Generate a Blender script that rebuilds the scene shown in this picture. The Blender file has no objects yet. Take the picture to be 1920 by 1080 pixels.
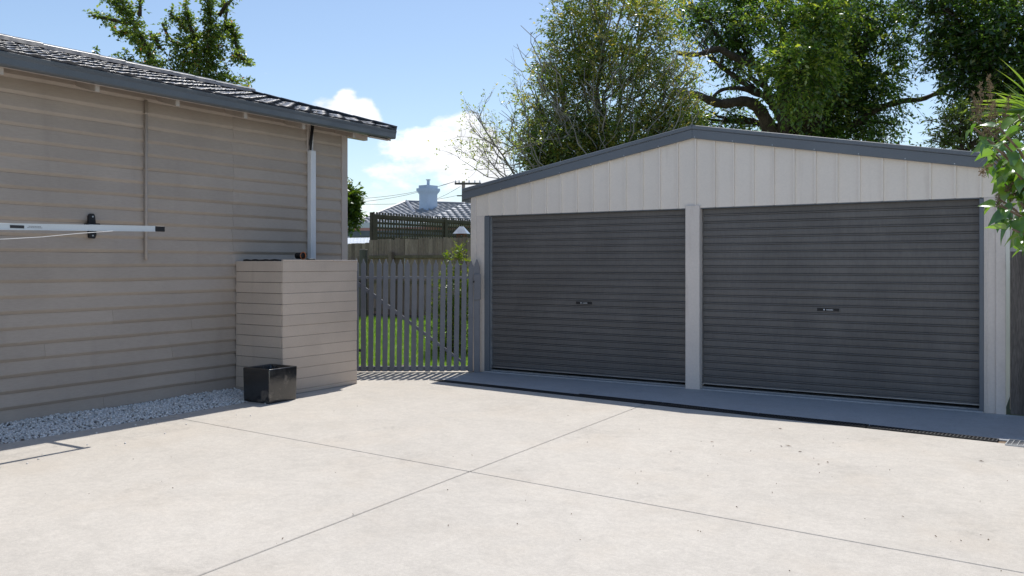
import bpy, bmesh, math, random
import numpy as np
from mathutils import Vector, Matrix

R = math.radians
random.seed(7)
rng = np.random.default_rng(7)
S = bpy.context.scene
C = S.collection

# ------------------------------------------------------------------ camera, sky, sun, exposure
YAW = R(32.5)
CAM_H = 1.5
cam = bpy.data.cameras.new('camera')
cam.lens = 30.0
cam.sensor_width = 36.0
cam.shift_y = -45.0 / 1920.0
cam.clip_start = 0.05
cam.clip_end = 2000
cam_o = bpy.data.objects.new('camera', cam)
cam_o.location = (0, 0, CAM_H)
cam_o.rotation_euler = (R(90), 0, YAW)
C.objects.link(cam_o)
S.camera = cam_o

SUN_DIR = Vector((-0.17, 0.50, 1.0)).normalized()       # towards the sun
sun = bpy.data.lights.new('sun', 'SUN')
sun.energy = 3.7
sun.angle = R(0.53)
sun.color = (1.0, 0.955, 0.89)
sun_o = bpy.data.objects.new('sun', sun)
sun_o.rotation_euler = (-SUN_DIR).to_track_quat('-Z', 'Y').to_euler()
sun_o.location = (0, 0, 30)
C.objects.link(sun_o)

w = bpy.data.worlds.new('World')
S.world = w
w.use_nodes = True
nt = w.node_tree
nt.nodes.clear()


def N(tree, kind, **kw):
    n = tree.nodes.new(kind)
    for k, v in kw.items():
        if hasattr(n, k):
            setattr(n, k, v)
        else:
            n.inputs[k].default_value = v
    return n


def math_n(tree, op, a, b=None, clamp=False):
    n = tree.nodes.new('ShaderNodeMath')
    n.operation = op
    n.use_clamp = clamp
    for i, v in enumerate((a, b)):
        if v is None:
            continue
        if isinstance(v, (int, float)):
            n.inputs[i].default_value = v
        else:
            tree.links.new(v, n.inputs[i])
    return n.outputs[0]


def maprange(tree, val, a, b, c, d, smooth=True):
    n = tree.nodes.new('ShaderNodeMapRange')
    n.interpolation_type = 'SMOOTHSTEP' if smooth else 'LINEAR'
    tree.links.new(val, n.inputs[0])
    for i, v in enumerate((a, b, c, d)):
        n.inputs[1 + i].default_value = v
    return n.outputs[0]


def mixcol(tree, fac, a, b, blend='MIX'):
    n = tree.nodes.new('ShaderNodeMix')
    n.data_type = 'RGBA'
    n.blend_type = blend
    for sock, v in ((n.inputs[0], fac), (n.inputs[6], a), (n.inputs[7], b)):
        if isinstance(v, (int, float)):
            sock.default_value = v
        elif isinstance(v, (tuple, list)):
            sock.default_value = (v[0], v[1], v[2], 1)
        else:
            tree.links.new(v, sock)
    return n.outputs[2]


sky = nt.nodes.new('ShaderNodeTexSky')
sky.sky_type = 'NISHITA'
sky.sun_disc = False
sky.sun_elevation = math.asin(SUN_DIR.z)
sky.sun_rotation = math.atan2(SUN_DIR.x, SUN_DIR.y)
sky.altitude = 100
sky.air_density = 1.0
sky.dust_density = 0.6
sky.ozone_density = 1.6
tc = nt.nodes.new('ShaderNodeTexCoord')
sep = nt.nodes.new('ShaderNodeSeparateXYZ')
nt.links.new(tc.outputs['Generated'], sep.inputs[0])
mp = nt.nodes.new('ShaderNodeMapping')
mp.inputs['Scale'].default_value = (1, 1, 1.9)
mp.inputs['Location'].default_value = (3.1, 0.7, 0.4)
nt.links.new(tc.outputs['Generated'], mp.inputs[0])
nz = N(nt, 'ShaderNodeTexNoise', Scale=8.5, Detail=9.0, Roughness=0.57)
nt.links.new(mp.outputs[0], nz.inputs['Vector'])
nz2 = N(nt, 'ShaderNodeTexNoise', Scale=16.0, Detail=6.0, Roughness=0.6)
nt.links.new(mp.outputs[0], nz2.inputs['Vector'])
bias = maprange(nt, sep.outputs[2], 0.03, 0.24, 0.19, -0.52)


def cloud_bump(px, py, rad, amount):
    d = Vector(((px - 960) / 1600, 1, (495 - py) / 1600)).normalized()
    v = Matrix.Rotation(YAW, 3, 'Z') @ d
    n = nt.nodes.new('ShaderNodeVectorMath')
    n.operation = 'DOT_PRODUCT'
    nt.links.new(tc.outputs['Generated'], n.inputs[0])
    n.inputs[1].default_value = v
    return maprange(nt, n.outputs['Value'], math.cos(R(rad)), math.cos(R(rad * 0.25)), 0.0, amount)


dens = math_n(nt, 'ADD', math_n(nt, 'MULTIPLY_ADD', nz.outputs['Fac'], 2.3), bias)
dens.node.inputs[0].links[0].from_node.inputs[2].default_value = -.66
for b in ((585, 195, 1.4, .26), (625, 200, 1.9, .34), (665, 205, 2.0, .36), (695, 212, 1.4, .30),
          (850, 270, 4.0, .16), (920, 250, 3.5, .14), (760, 330, 4.5, .06)):
    dens = math_n(nt, 'ADD', dens, cloud_bump(*b))
cmask = maprange(nt, dens, 0.48, 0.78, 0.0, 0.96)
shade = maprange(nt, nz2.outputs['Fac'], 0.35, 0.65, 0.82, 1.08)
SKY_STRENGTH = 0.115
cwhite = mixcol(nt, 1.0, (8.3, 8.4, 8.7), shade, 'MULTIPLY')
skyc = mixcol(nt, cmask, sky.outputs[0], cwhite)
bg = nt.nodes.new('ShaderNodeBackground')
bg.inputs['Strength'].default_value = SKY_STRENGTH
nt.links.new(skyc, bg.inputs['Color'])
wo = nt.nodes.new('ShaderNodeOutputWorld')
nt.links.new(bg.outputs[0], wo.inputs['Surface'])

S.view_settings.view_transform = 'Standard'
S.view_settings.look = 'None'
S.view_settings.gamma = 1.0
S.view_settings.use_curve_mapping = False
S.view_settings.exposure = 0.34
S.cycles.max_bounces = 8
S.cycles.diffuse_bounces = 4
S.cycles.transparent_max_bounces = 8
S.cycles.use_denoising = True
S.cycles.denoising_prefilter = 'ACCURATE'

CY, SY = math.cos(YAW), math.sin(YAW)


def at(px, py, depth):
    """a point of the place seen at (px, py) of the 1920x1080 photograph, depth metres ahead"""
    X = (px - 960) / 1600 * depth
    Z = CAM_H - (py - 495) / 1600 * depth
    return Vector((CY * X - SY * depth, SY * X + CY * depth, Z))


# ------------------------------------------------------------------ materials
MATS = {}


def base_nodes(name):
    m = bpy.data.materials.new(name)
    m.use_nodes = True
    t = m.node_tree
    t.nodes.clear()
    out = t.nodes.new('ShaderNodeOutputMaterial')
    return m, t, out


def noise(t, scale, detail=4, rough=.55, stretch=None, vec=None, dist=0):
    g = t.nodes.new('ShaderNodeNewGeometry')
    src = g.outputs['Position']
    if vec is not None:
        src = vec
    if stretch:
        mpn = t.nodes.new('ShaderNodeMapping')
        mpn.inputs['Scale'].default_value = stretch
        t.links.new(src, mpn.inputs[0])
        src = mpn.outputs[0]
    n = N(t, 'ShaderNodeTexNoise', Scale=scale, Detail=detail, Roughness=rough, Distortion=dist)
    t.links.new(src, n.inputs['Vector'])
    return n.outputs['Fac']


def mk(name, col, rough=.6, var=.08, scale=2.0, fine=.05, fscale=90, bump=0.0, bscale=80, spec=.4, metal=0.0,
       stretch=None, fstretch=None, rnd=0.0, stain=None, coat=0.0, rvar=0.0):
    m, t, out = base_nodes(name)
    p = t.nodes.new('ShaderNodeBsdfPrincipled')
    lo = tuple(c * (1 - var) for c in col)
    hi = tuple(min(1, c * (1 + var)) for c in col)
    f = maprange(t, noise(t, scale, 5, stretch=stretch), .3, .7, 0, 1)
    c = mixcol(t, f, lo, hi)
    if fine:
        ff = maprange(t, noise(t, fscale, 3, stretch=fstretch or stretch), .3, .7, 1 - fine, 1 + fine)
        c = mixcol(t, 1.0, c, ff, 'MULTIPLY')
    if stain:
        scol, samt, sscale, lo_, hi_ = stain
        sf = maprange(t, noise(t, sscale, 8, .62, stretch=stretch), lo_, hi_, 0, samt)
        c = mixcol(t, sf, c, scol)
    if rnd:
        oi = t.nodes.new('ShaderNodeObjectInfo')
        rf = maprange(t, oi.outputs['Random'], 0, 1, 1 - rnd, 1 + rnd, False)
        c = mixcol(t, 1.0, c, rf, 'MULTIPLY')
    t.links.new(c, p.inputs['Base Color'])
    if rvar:
        rr = maprange(t, noise(t, scale * 3, 5, stretch=stretch), .3, .7, rough - rvar, rough + rvar)
        t.links.new(rr, p.inputs['Roughness'])
    else:
        p.inputs['Roughness'].default_value = rough
    p.inputs['Specular IOR Level'].default_value = spec
    p.inputs['Metallic'].default_value = metal
    p.inputs['Coat Weight'].default_value = coat
    p.inputs['Coat Roughness'].default_value = .08
    if bump:
        b = t.nodes.new('ShaderNodeBump')
        b.inputs['Strength'].default_value = 1.0
        b.inputs['Distance'].default_value = bump
        t.links.new(noise(t, bscale, 5, .6, stretch=fstretch or stretch), b.inputs['Height'])
        t.links.new(b.outputs[0], p.inputs['Normal'])
    t.links.new(p.outputs[0], out.inputs[0])
    MATS[name] = m
    return m


def streaks(name, col, amt, stretch, lo, hi):
    """overlay dirt runs with a shape of their own on an existing material"""
    m = MATS[name]
    t = m.node_tree
    p = [n for n in t.nodes if n.type == 'BSDF_PRINCIPLED'][0]
    old = p.inputs['Base Color'].links[0].from_socket
    f = maprange(t, noise(t, 1.0, 6, .62, stretch=stretch), lo, hi, 0, amt)
    t.links.new(mixcol(t, f, old, col), p.inputs['Base Color'])


def mkleaf(name, ramp, trans=.35, gloss=.06, rough=.4):
    """ramp: list of (pos, rgb) read by the per-leaf 'tint' attribute"""
    m, t, out = base_nodes(name)
    a = t.nodes.new('ShaderNodeAttribute')
    a.attribute_name = 'tint'
    r = t.nodes.new('ShaderNodeValToRGB')
    while len(r.color_ramp.elements) < len(ramp):
        r.color_ramp.elements.new(0.5)
    for e, (pos, col) in zip(r.color_ramp.elements, ramp):
        e.position = pos
        e.color = (*col, 1)
    t.links.new(a.outputs['Fac'], r.inputs[0])
    d = t.nodes.new('ShaderNodeBsdfDiffuse')
    tr = t.nodes.new('ShaderNodeBsdfTranslucent')
    t.links.new(r.outputs[0], d.inputs[0])
    tcol = mixcol(t, 1.0, r.outputs[0], (1.40, 1.55, .62), 'MULTIPLY')
    t.links.new(tcol, tr.inputs[0])
    mx = t.nodes.new('ShaderNodeMixShader')
    mx.inputs[0].default_value = trans
    t.links.new(d.outputs[0], mx.inputs[1])
    t.links.new(tr.outputs[0], mx.inputs[2])
    gl = t.nodes.new('ShaderNodeBsdfGlossy')
    gl.inputs['Roughness'].default_value = rough
    gl.inputs[0].default_value = (.9, .95, 1, 1)
    mx2 = t.nodes.new('ShaderNodeMixShader')
    mx2.inputs[0].default_value = gloss
    t.links.new(mx.outputs[0], mx2.inputs[1])
    t.links.new(gl.outputs[0], mx2.inputs[2])
    t.links.new(mx2.outputs[0], out.inputs[0])
    MATS[name] = m
    return m


def mkconcrete(name, col, dark=1.0, seed=0):
    m, t, out = base_nodes(name)
    p = t.nodes.new('ShaderNodeBsdfPrincipled')
    g = t.nodes.new('ShaderNodeNewGeometry')
    mpn = t.nodes.new('ShaderNodeMapping')
    mpn.inputs['Location'].default_value = (seed, seed * 2.3, 0)
    t.links.new(g.outputs['Position'], mpn.inputs[0])
    v = mpn.outputs[0]
    col = tuple(c * dark for c in col)
    broad = maprange(t, noise(t, .55, 6, .6, vec=v), .32, .68, 0, 1)
    c = mixcol(t, broad, tuple(k * .95 for k in col), tuple(k * 1.04 for k in col))
    for sc_, lo_, hi_ in ((4.5, .97, 1.025), (16, .955, 1.035), (48, .94, 1.045)):
        c = mixcol(t, 1.0, c, maprange(t, noise(t, sc_, 5, .6, vec=v), .33, .67, lo_, hi_), 'MULTIPLY')
    warm = maprange(t, noise(t, 1.3, 5, .6, vec=v), .45, .75, 0, .35)
    c = mixcol(t, warm, c, tuple(k * f for k, f in zip(col, (1.0, .94, .87))))
    # grey scuffs and tyre-dirt patches
    s1 = noise(t, 1.25, 7, .66, vec=v, dist=.3)
    s2 = noise(t, 22, 5, .7, vec=v)
    sc = math_n(t, 'MULTIPLY', maprange(t, s1, .54, .74, 0, 1), maprange(t, s2, .40, .60, .1, 1))
    c = mixcol(t, math_n(t, 'MULTIPLY', sc, .55), c, tuple(k * .58 for k in col))
    pits = math_n(t, 'MULTIPLY', maprange(t, noise(t, 38, 3, .6, vec=v), .66, .76, 0, .7), maprange(t, noise(t, 1.7, 4, .6, vec=v), .42, .62, .1, 1))
    c = mixcol(t, pits, c, tuple(k * .45 for k in col))
    ring = noise(t, .9, 3, .5, vec=v, dist=1.2)
    edge = math_n(t, 'MULTIPLY', maprange(t, ring, .50, .53, 0, 1), maprange(t, ring, .53, .60, 1, 0))
    c = mixcol(t, math_n(t, 'MULTIPLY', edge, .09), c, tuple(k * .62 for k in col))
    # aggregate speckle
    sp = maprange(t, noise(t, 210, 2, .5, vec=v), .3, .7, .90, 1.09)
    c = mixcol(t, 1.0, c, sp, 'MULTIPLY')
    vo = N(t, 'ShaderNodeTexVoronoi', Scale=15.0)
    t.links.new(v, vo.inputs['Vector'])
    dots = maprange(t, vo.outputs['Distance'], .035, .075, .35, 0)
    sel = maprange(t, noise(t, 5, 2, vec=v), .52, .62, 0, 1)
    c = mixcol(t, math_n(t, 'MULTIPLY', dots, sel), c, (.10, .085, .07))
    t.links.new(c, p.inputs['Base Color'])
    p.inputs['Roughness'].default_value = .82
    p.inputs['Specular IOR Level'].default_value = .3
    b = t.nodes.new('ShaderNodeBump')
    b.inputs['Distance'].default_value = .0022
    hh = math_n(t, 'ADD', noise(t, 120, 4, .65, vec=v), math_n(t, 'MULTIPLY', noise(t, 9, 5, vec=v), .9))
    t.links.new(hh, b.inputs['Height'])
    t.links.new(b.outputs[0], p.inputs['Normal'])
    t.links.new(p.outputs[0], out.inputs[0])
    MATS[name] = m
    return m


mkconcrete('concrete', (.512, .476, .424))
mkconcrete('apron_concrete', (.41, .42, .43), 1.0, 4.0)
mk('joint_fill', (.17, .125, .085), .95, .6, 6, .3, 60, stain=((.05, .045, .04), .9, 9.0, .46, .6))
mk('soil', (.085, .065, .045), .95, .3, 3, .25, 60, .02, 40)
mk('ground_far', (.10, .12, .05), .95, .3, .2, .2, 6)
mk('lawn_soil', (.12, .19, .035), .95, .25, 3, .2, 60)
mk('house_paint', (.415, .352, .296), .62, .05, 1.5, .035, 60, .0007, 70, .35, fstretch=(1, .25, 1.6), rnd=.055,
   stain=((.36, .305, .27), .35, 1.2, .58, .8))
mk('box_paint', (.55, .462, .385), .60, .05, 2, .03, 60, .0006, 70, .35, rnd=.04)
mk('trim_paint', (.50, .435, .39), .55, .06, 3, .03, 80, .0004, 60)
mk('soffit', (.40, .34, .29), .7, .1, 3, .05, 60)
mk('rafter_end', (.50, .46, .42), .6, .1, 8)
mk('gutter_paint', (.10, .117, .135), .38, .08, 2, .03, 60, spec=.5, rvar=.08)
mk('tile_glaze', (.040, .045, .056), .36, .2, 3, .08, 120, .0006, 60, .8, rnd=.08, rvar=.08)
mk('white_pvc', (.72, .73, .75), .35, .03, 4, .02, 60)
mk('black_rubber', (.012, .012, .014), .5, .2, 20, .1)
mk('dark_core', (.03, .03, .03), .9)
mk('cream_steel', (.86, .785, .70), .42, .025, 1.2, .02, 50, spec=.45, rnd=.012,
   stain=((.42, .38, .34), .25, 1.6, .62, .82))
mk('cream_steel_post', (.76, .69, .63), .45, .04, 1.5, .03, 40, stain=((.36, .31, .27), .4, 2.5, .6, .8))
mk('charcoal_steel', (.150, .170, .195), .42, .06, 1.2, .03, 50, spec=.45, rvar=.06)
mk('door_steel', (.132, .127, .124), .46, .10, 1.1, .07, 45, spec=.45, rnd=.05, rvar=.10, fstretch=(1, 1, .2),
   stain=((.20, .188, .175), .35, 2.2, .54, .8))
mk('door_rail', (.45, .46, .47), .35, .1, 5, .05, metal=.6)
mk('galv', (.50, .52, .54), .4, .15, 6, .1, 50, metal=.75)
mk('gate_paint', (.205, .207, .225), .6, .08, 3, .05, 90, .0006, 90, rnd=.05, fstretch=(4, 4, .4))
mk('glaze_black', (.014, .014, .015), .20, .3, 6, .2, 60, .0016, 14, 1.0, stain=((.12, .105, .09), .85, 6.0, .56, .66), rvar=.07)
mk('old_timber', (.29, .212, .172), .85, .22, 2.5, .22, 40, .002, 30, .2, stretch=(3, 3, .3), rnd=.28,
   stain=((.07, .06, .05), .6, 2.0, .56, .75))
mk('dark_timber', (.15, .135, .122), .85, .28, 2.5, .25, 40, .0025, 30, .2, stretch=(4, 4, .35), rnd=.2,
   stain=((.05, .045, .04), .7, 2.5, .55, .7))
mk('fence_rail', (.20, .155, .105), .85, .2, 3, .2, 40, rnd=.1)
mk('lattice_paint', (.088, .080, .050), .8, .2, 4, .15)
mk('far_tile', (.36, .37, .39), .32, .12, 2, .1, 40, spec=.7)
mk('far_ridge', (.24, .25, .27), .4, .1, 2)
mk('far_wall', (.55, .52, .45), .8, .05, 1)
mk('chimney_paint', (.50, .60, .72), .7, .05, 1.5, .04, 30)
mk('pink_fascia', (.62, .30, .26), .6)
mk('white_tin', (.70, .72, .74), .35, .05, 2, metal=.1)
mk('pole_timber', (.13, .115, .10), .85, .2, 4)
mk('wire', (.05, .05, .055), .6)
mk('alu', (.62, .66, .70), .30, .03, 4, .02, metal=.35)
mk('cord', (.75, .75, .74), .5)
mk('label_ink', (.03, .03, .035), .5)
mk('label_grey', (.28, .29, .31), .5)
mk('copper', (.55, .20, .09), .35, .1, 20, metal=.8)
mk('rust', (.16, .075, .04), .7, .2, 12)
mk('drain_plastic', (.022, .023, .026), .55, .2, 10, .15, 60)
mk('bark', (.085, .066, .052), .9, .3, 4, .25, 30, .01, 18, .15, stretch=(2, 2, .5))
mk('pale_bark', (.27, .24, .21), .85, .25, 5, .2, 40)
mk('twig', (.20, .17, .14), .85, .2, 6)
mk('shrub_stem', (.17, .12, .08), .8, .2, 8)
mk('seed', (.21, .15, .085), .8, .4, 60, .2, rnd=.2)
mk('stone', (.72, .70, .67), .7, .3, 45, .15, 120, .001, 60)
mk('litter', (.14, .085, .045), .8, .5, 8)
mkleaf('leaf_dark', [(0, (.030, .064, .017)), (.45, (.088, .168, .031)), (.8, (.20, .295, .048)), (1, (.40, .42, .085))], .58, .075, .32)
mkleaf('leaf_mid', [(0, (.068, .10, .030)), (.45, (.145, .210, .046)), (.8, (.31, .345, .080)), (1, (.50, .385, .13))], .58, .075, .32)
mkleaf('leaf_olive', [(0, (.06, .095, .030)), (.5, (.165, .225, .060)), (.9, (.32, .35, .10)), (1, (.42, .17, .11))], .58, .05, .35)
mkleaf('leaf_lime', [(0, (.05, .10, .015)), (.5, (.13, .19, .022)), (1, (.30, .30, .03))], .4, .05)
mkleaf('leaf_big', [(0, (.05, .115, .03)), (.5, (.10, .20, .035)), (1, (.20, .30, .05))], .55, .07, .28)
mkleaf('leaf_sword', [(0, (.09, .16, .03)), (.6, (.20, .30, .05)), (1, (.36, .40, .08))], .5, .08, .3)
mkleaf('grass', [(0, (.10, .20, .025)), (.5, (.19, .33, .04)), (1, (.33, .42, .09))], .45, .03)


streaks('door_steel', (.22, .205, .19), .20, (7.0, 7.0, .7), .52, .78)
streaks('house_paint', (.28, .235, .195), .28, (5.0, 5.0, .6), .54, .80)
streaks('box_paint', (.36, .29, .235), .30, (6.0, 6.0, .8), .54, .80)
streaks('cream_steel', (.55, .47, .39), .28, (9.0, 9.0, .8), .55, .80)
streaks('cream_steel_post', (.48, .40, .33), .35, (9.0, 9.0, 1.2), .54, .78)


# ------------------------------------------------------------------ mesh helpers
def tag(o, label=None, cat=None, group=None, kind=None):
    for k, v in (('label', label), ('category', cat), ('group', group), ('kind', kind)):
        if v:
            o[k] = v
    return o


def empty(name, loc=(0, 0, 0), rz=0.0):
    o = bpy.data.objects.new(name, None)
    o.location = loc
    o.rotation_euler = (0, 0, rz)
    o.empty_display_size = .1
    C.objects.link(o)
    bpy.context.view_layer.update() if False else None
    return o


def put(name, mesh, mat=None, parent=None, matrix=None):
    """link mesh as one object; coordinates are in the parent's own frame"""
    if mat is not None and not mesh.materials:
        mesh.materials.append(MATS[mat])
    o = bpy.data.objects.new(name, mesh)
    C.objects.link(o)
    if parent is not None:
        o.parent = parent
    if matrix is not None:
        o.matrix_basis = matrix
    return o


class MB:
    def __init__(self):
        self.v, self.f = [], []

    def add(self, vs, fs):
        n = len(self.v)
        self.v += [tuple(p) for p in vs]
        self.f += [tuple(i + n for i in f) for f in fs]
        return self

    def box(self, x0, x1, y0, y1, z0, z1):
        vs = [(x, y, z) for z in (z0, z1) for y in (y0, y1) for x in (x0, x1)]
        return self.add(vs, [(0, 2, 3, 1), (4, 5, 7, 6), (0, 1, 5, 4), (2, 6, 7, 3), (0, 4, 6, 2), (1, 3, 7, 5)])

    def prism(self, poly, axis, a0, a1):
        """poly: 2-D points in the plane across axis ('x': (y,z), 'y': (x,z), 'z': (x,y))"""
        def p3(p, a):
            return {'x': (a, p[0], p[1]), 'y': (p[0], a, p[1]), 'z': (p[0], p[1], a)}[axis]
        n = len(poly)
        vs = [p3(p, a0) for p in poly] + [p3(p, a1) for p in poly]
        fs = [tuple(range(n))[::-1], tuple(range(n, 2 * n))]
        fs += [(i, (i + 1) % n, n + (i + 1) % n, n + i) for i in range(n)]
        return self.add(vs, fs)

    def tube(self, pts, radii, sides=8, cap=True):
        pts = [Vector(p) for p in pts]
        if isinstance(radii, (int, float)):
            radii = [radii] * len(pts)
        rings = []
        for i, p in enumerate(pts):
            d = (pts[min(i + 1, len(pts) - 1)] - pts[max(i - 1, 0)])
            d = d.normalized() if d.length > 1e-9 else Vector((0, 0, 1))
            a = d.cross(Vector((0, 0, 1)))
            if a.length < .05:
                a = d.cross(Vector((1, 0, 0)))
            a.normalize()
            b = d.cross(a)
            rings.append([p + (a * math.cos(2 * math.pi * k / sides) + b * math.sin(2 * math.pi * k / sides)) * radii[i]
                          for k in range(sides)])
        vs = [v for r in rings for v in r]
        fs = []
        for i in range(len(pts) - 1):
            for k in range(sides):
                k2 = (k + 1) % sides
                fs.append((i * sides + k, i * sides + k2, (i + 1) * sides + k2, (i + 1) * sides + k))
        if cap:
            fs.append(tuple(range(sides))[::-1])
            fs.append(tuple((len(pts) - 1) * sides + k for k in range(sides)))
        return self.add(vs, fs)

    def mesh(self, name, mat=None, bevel=0.0, smooth=False, segs=1):
        me = bpy.data.meshes.new(name)
        bm = bmesh.new()
        bv = [bm.verts.new(p) for p in self.v]
        for f in self.f:
            try:
                bm.faces.new([bv[i] for i in f])
            except ValueError:
                pass
        bmesh.ops.recalc_face_normals(bm, faces=bm.faces)
        if bevel:
            es = [e for e in bm.edges if len(e.link_faces) == 2 and e.calc_face_angle(0) > R(30)]
            bmesh.ops.bevel(bm, geom=es, offset=bevel, segments=segs, affect='EDGES', profile=.5, clamp_overlap=True)
        bm.to_mesh(me)
        bm.free()
        if smooth:
            me.polygons.foreach_set('use_smooth', [True] * len(me.polygons))
        if mat:
            me.materials.append(MATS[mat])
        return me

    def build(self, name, mat, parent=None, bevel=0.0, smooth=False, segs=1, matrix=None):
        return put(name, self.mesh(name, mat, bevel, smooth, segs), None, parent, matrix)


def quads(name, V, tint, mat, nper=4):
    """V: (n, nper, 3); one polygon per row; tint: (n,)"""
    n = len(V)
    me = bpy.data.meshes.new(name)
    me.vertices.add(n * nper)
    me.vertices.foreach_set('co', np.ascontiguousarray(V, dtype=np.float32).ravel())
    me.loops.add(n * nper)
    me.loops.foreach_set('vertex_index', np.arange(n * nper, dtype=np.int32))
    me.polygons.add(n)
    me.polygons.foreach_set('loop_start', np.arange(0, n * nper, nper, dtype=np.int32))
    at_ = me.attributes.new('tint', 'FLOAT', 'POINT')
    at_.data.foreach_set('value', np.repeat(np.clip(tint, 0, 1), nper).astype(np.float32))
    me.update(calc_edges=True)
    me.materials.append(MATS[mat])
    return me


def unit(a):
    return a / np.maximum(np.linalg.norm(a, axis=-1, keepdims=True), 1e-9)


def sprays(starts, dirs, length, nleaf, llen, lwid, droop=.25, spread=.9, tint0=None, tvar=.2, flat=.35):
    """leafy twigs: returns leaf quads and their tints, and twig segments"""
    m = len(starts)
    L = length * rng.uniform(.6, 1.3, (m, 1))
    t = (np.arange(nleaf) + .6) / nleaf
    t = np.broadcast_to(t, (m, nleaf)) + rng.normal(0, .05, (m, nleaf))
    d = unit(dirs)
    side = unit(np.cross(d, np.array([0, 0, 1.0])) + rng.normal(0, flat, (m, 3)))
    pos = starts[:, None, :] + d[:, None, :] * (t * L)[..., None]
    pos[..., 2] -= droop * L * t ** 2
    sgn = np.where(np.arange(nleaf) % 2 == 0, 1.0, -1.0)[None, :, None]
    ld = unit(d[:, None, :] * .7 + side[:, None, :] * sgn * spread + rng.normal(0, .45, (m, nleaf, 3)) + np.array([0, 0, -droop]))
    nrm = unit(np.array([0, 0, 1.0]) + rng.normal(0, .55, (m, nleaf, 3)))
    ls = unit(np.cross(ld, nrm))
    sc = rng.uniform(.6, 1.25, (m, nleaf, 1))
    ln, wd = llen * sc, lwid * sc
    up = np.cross(ls, ld)
    v0 = pos
    v1 = pos + ld * ln * .45 + ls * wd * .5 + up * wd * .18
    v2 = pos + ld * ln
    v3 = pos + ld * ln * .45 - ls * wd * .5 + up * wd * .18
    V = np.stack([v0, v1, v2, v3], axis=2).reshape(-1, 4, 3)
    if tint0 is None:
        tint0 = np.full(m, .45)
    T = (np.repeat(tint0, nleaf).reshape(m, nleaf) + rng.normal(0, tvar, (m, nleaf))).reshape(-1)
    ends = starts + d * L
    ends[:, 2] -= droop * L[:, 0]
    return V, T, ends


def in_blobs(blobs, n, bias=2.0):
    """blobs: list of (centre, (rx, ry, rz), weight); returns points and outward directions"""
    wts = np.array([b[2] * b[1][0] * b[1][2] for b in blobs], float)
    idx = rng.choice(len(blobs), n, p=wts / wts.sum())
    cen = np.array([tuple(b[0]) for b in blobs])[idx]
    rad = np.array([b[1] for b in blobs])[idx]
    u = unit(rng.normal(size=(n, 3)))
    r = rng.uniform(0, 1, (n, 1)) ** (1 / bias)
    # lumps
    lump = 1 + .16 * np.sin(u[:, :1] * 5 + idx[:, None]) + .14 * np.sin(u[:, 1:2] * 7 + idx[:, None] * 2) + .14 * np.sin(u[:, 2:] * 6 + idx[:, None])
    return cen + u * rad * r * lump, u, idx


def px_blobs(depth, items):
    s = depth / 1600
    out = []
    for it in items:
        px, py, rx, ry = it[:4]
        dd = it[4] if len(it) > 4 else 0
        wt = it[5] if len(it) > 5 else 1
        lit_tint = it[6] if len(it) > 6 else 0  # leaf tint offset that paints a clump lighter, as if sunlit
        out.append((at(px, py, depth + dd), (rx * s, (rx + ry) * .5 * s, ry * s), wt, lit_tint))
    return out


def twig_mesh(mb, starts, ends, r0):
    for a, b in zip(starts, ends):
        mb.tube([a, b], [r0, r0 * .5], 3, False)


def wander(a, b, n=6, amp=.12):
    a, b = Vector(a), Vector(b)
    L = (b - a).length
    pts = []
    for i in range(n + 1):
        t = i / n
        p = a.lerp(b, t)
        k = math.sin(math.pi * t) * amp * L
        p += Vector((random.gauss(0, .5), random.gauss(0, .5), random.gauss(0, .4) + .25)) * k
        pts.append(p)
    return pts


# ------------------------------------------------------------------ ground, driveway, lawn
g = MB()
g.add([(-400, -400, -.14), (400, -400, -.14), (400, 400, -.14), (-400, 400, -.14)], [(0, 1, 2, 3)])
tag(g.build('ground', 'ground_far'), kind='structure')


def slab(poly, z0, z1, mat, parent, cuts=0, bevel=.004):
    mb = MB().prism(poly, 'z', z0, z1)
    return mb.build('concrete_slab', mat, parent, bevel=bevel)


drive = MB().prism([(-8.25, -12), (10.5, -12), (10.5, 9.6), (-8.25, 9.9)], 'z', -.13, -.009).build('driveway', 'joint_fill')
tag(drive, kind='structure')
gap = .0048


def L1(x):
    return 5.036 - .0600 * (x + 3.573)


def L2(y):
    return -3.573 - .040 * (y - 5.036)


def DR(x):          # the drain's line in front of the garage
    return 8.76 - .0720 * (x + 6.7)


slab([(-7.40, -12), (L2(-12) - gap, -12), (L2(5.03) - gap, L1(-3.573) - gap), (-7.40, L1(-7.4) - gap)], -.05, 0, 'concrete', drive)
slab([(L2(-12) + gap, -12), (10.4, -12), (10.4, L1(10.4) - gap), (L2(5.03) + gap, L1(-3.573) - gap)], -.05, 0, 'concrete', drive)
xj = L2(8.4)
slab([(-7.40, L1(-7.4) + gap), (L2(5.04) - gap, L1(-3.573) + gap), (xj - gap, DR(xj) - .075), (-6.78, DR(-6.78) - .075),
      (-6.78, 9.70), (-6.98, 9.78), (-8.25, 8.86), (-8.25, 8.0), (-7.40, 8.0)], -.05, 0, 'concrete', drive)
slab([(L2(5.04) + gap, L1(-3.573) + gap), (10.4, L1(10.4) + gap), (10.4, DR(10.4) - .075), (-.30, DR(-.30) - .075), (xj + gap, DR(xj) - .075)],
     -.05, 0, 'concrete', drive)
apron = MB().prism([(-6.775, DR(-6.775) + .075), (.6, DR(.6) + .075), (.6, 9.72), (-.3, 9.80), (-6.775, 9.80)], 'z', -.05, .002).build('garage_apron', 'apron_concrete', bevel=.005)
tag(apron, kind='structure')

# lawn beyond the gate
def LZ(y):
    return -.02 + .22 * max(0, min(1, (y - 10.6) / 5.0))


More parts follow.
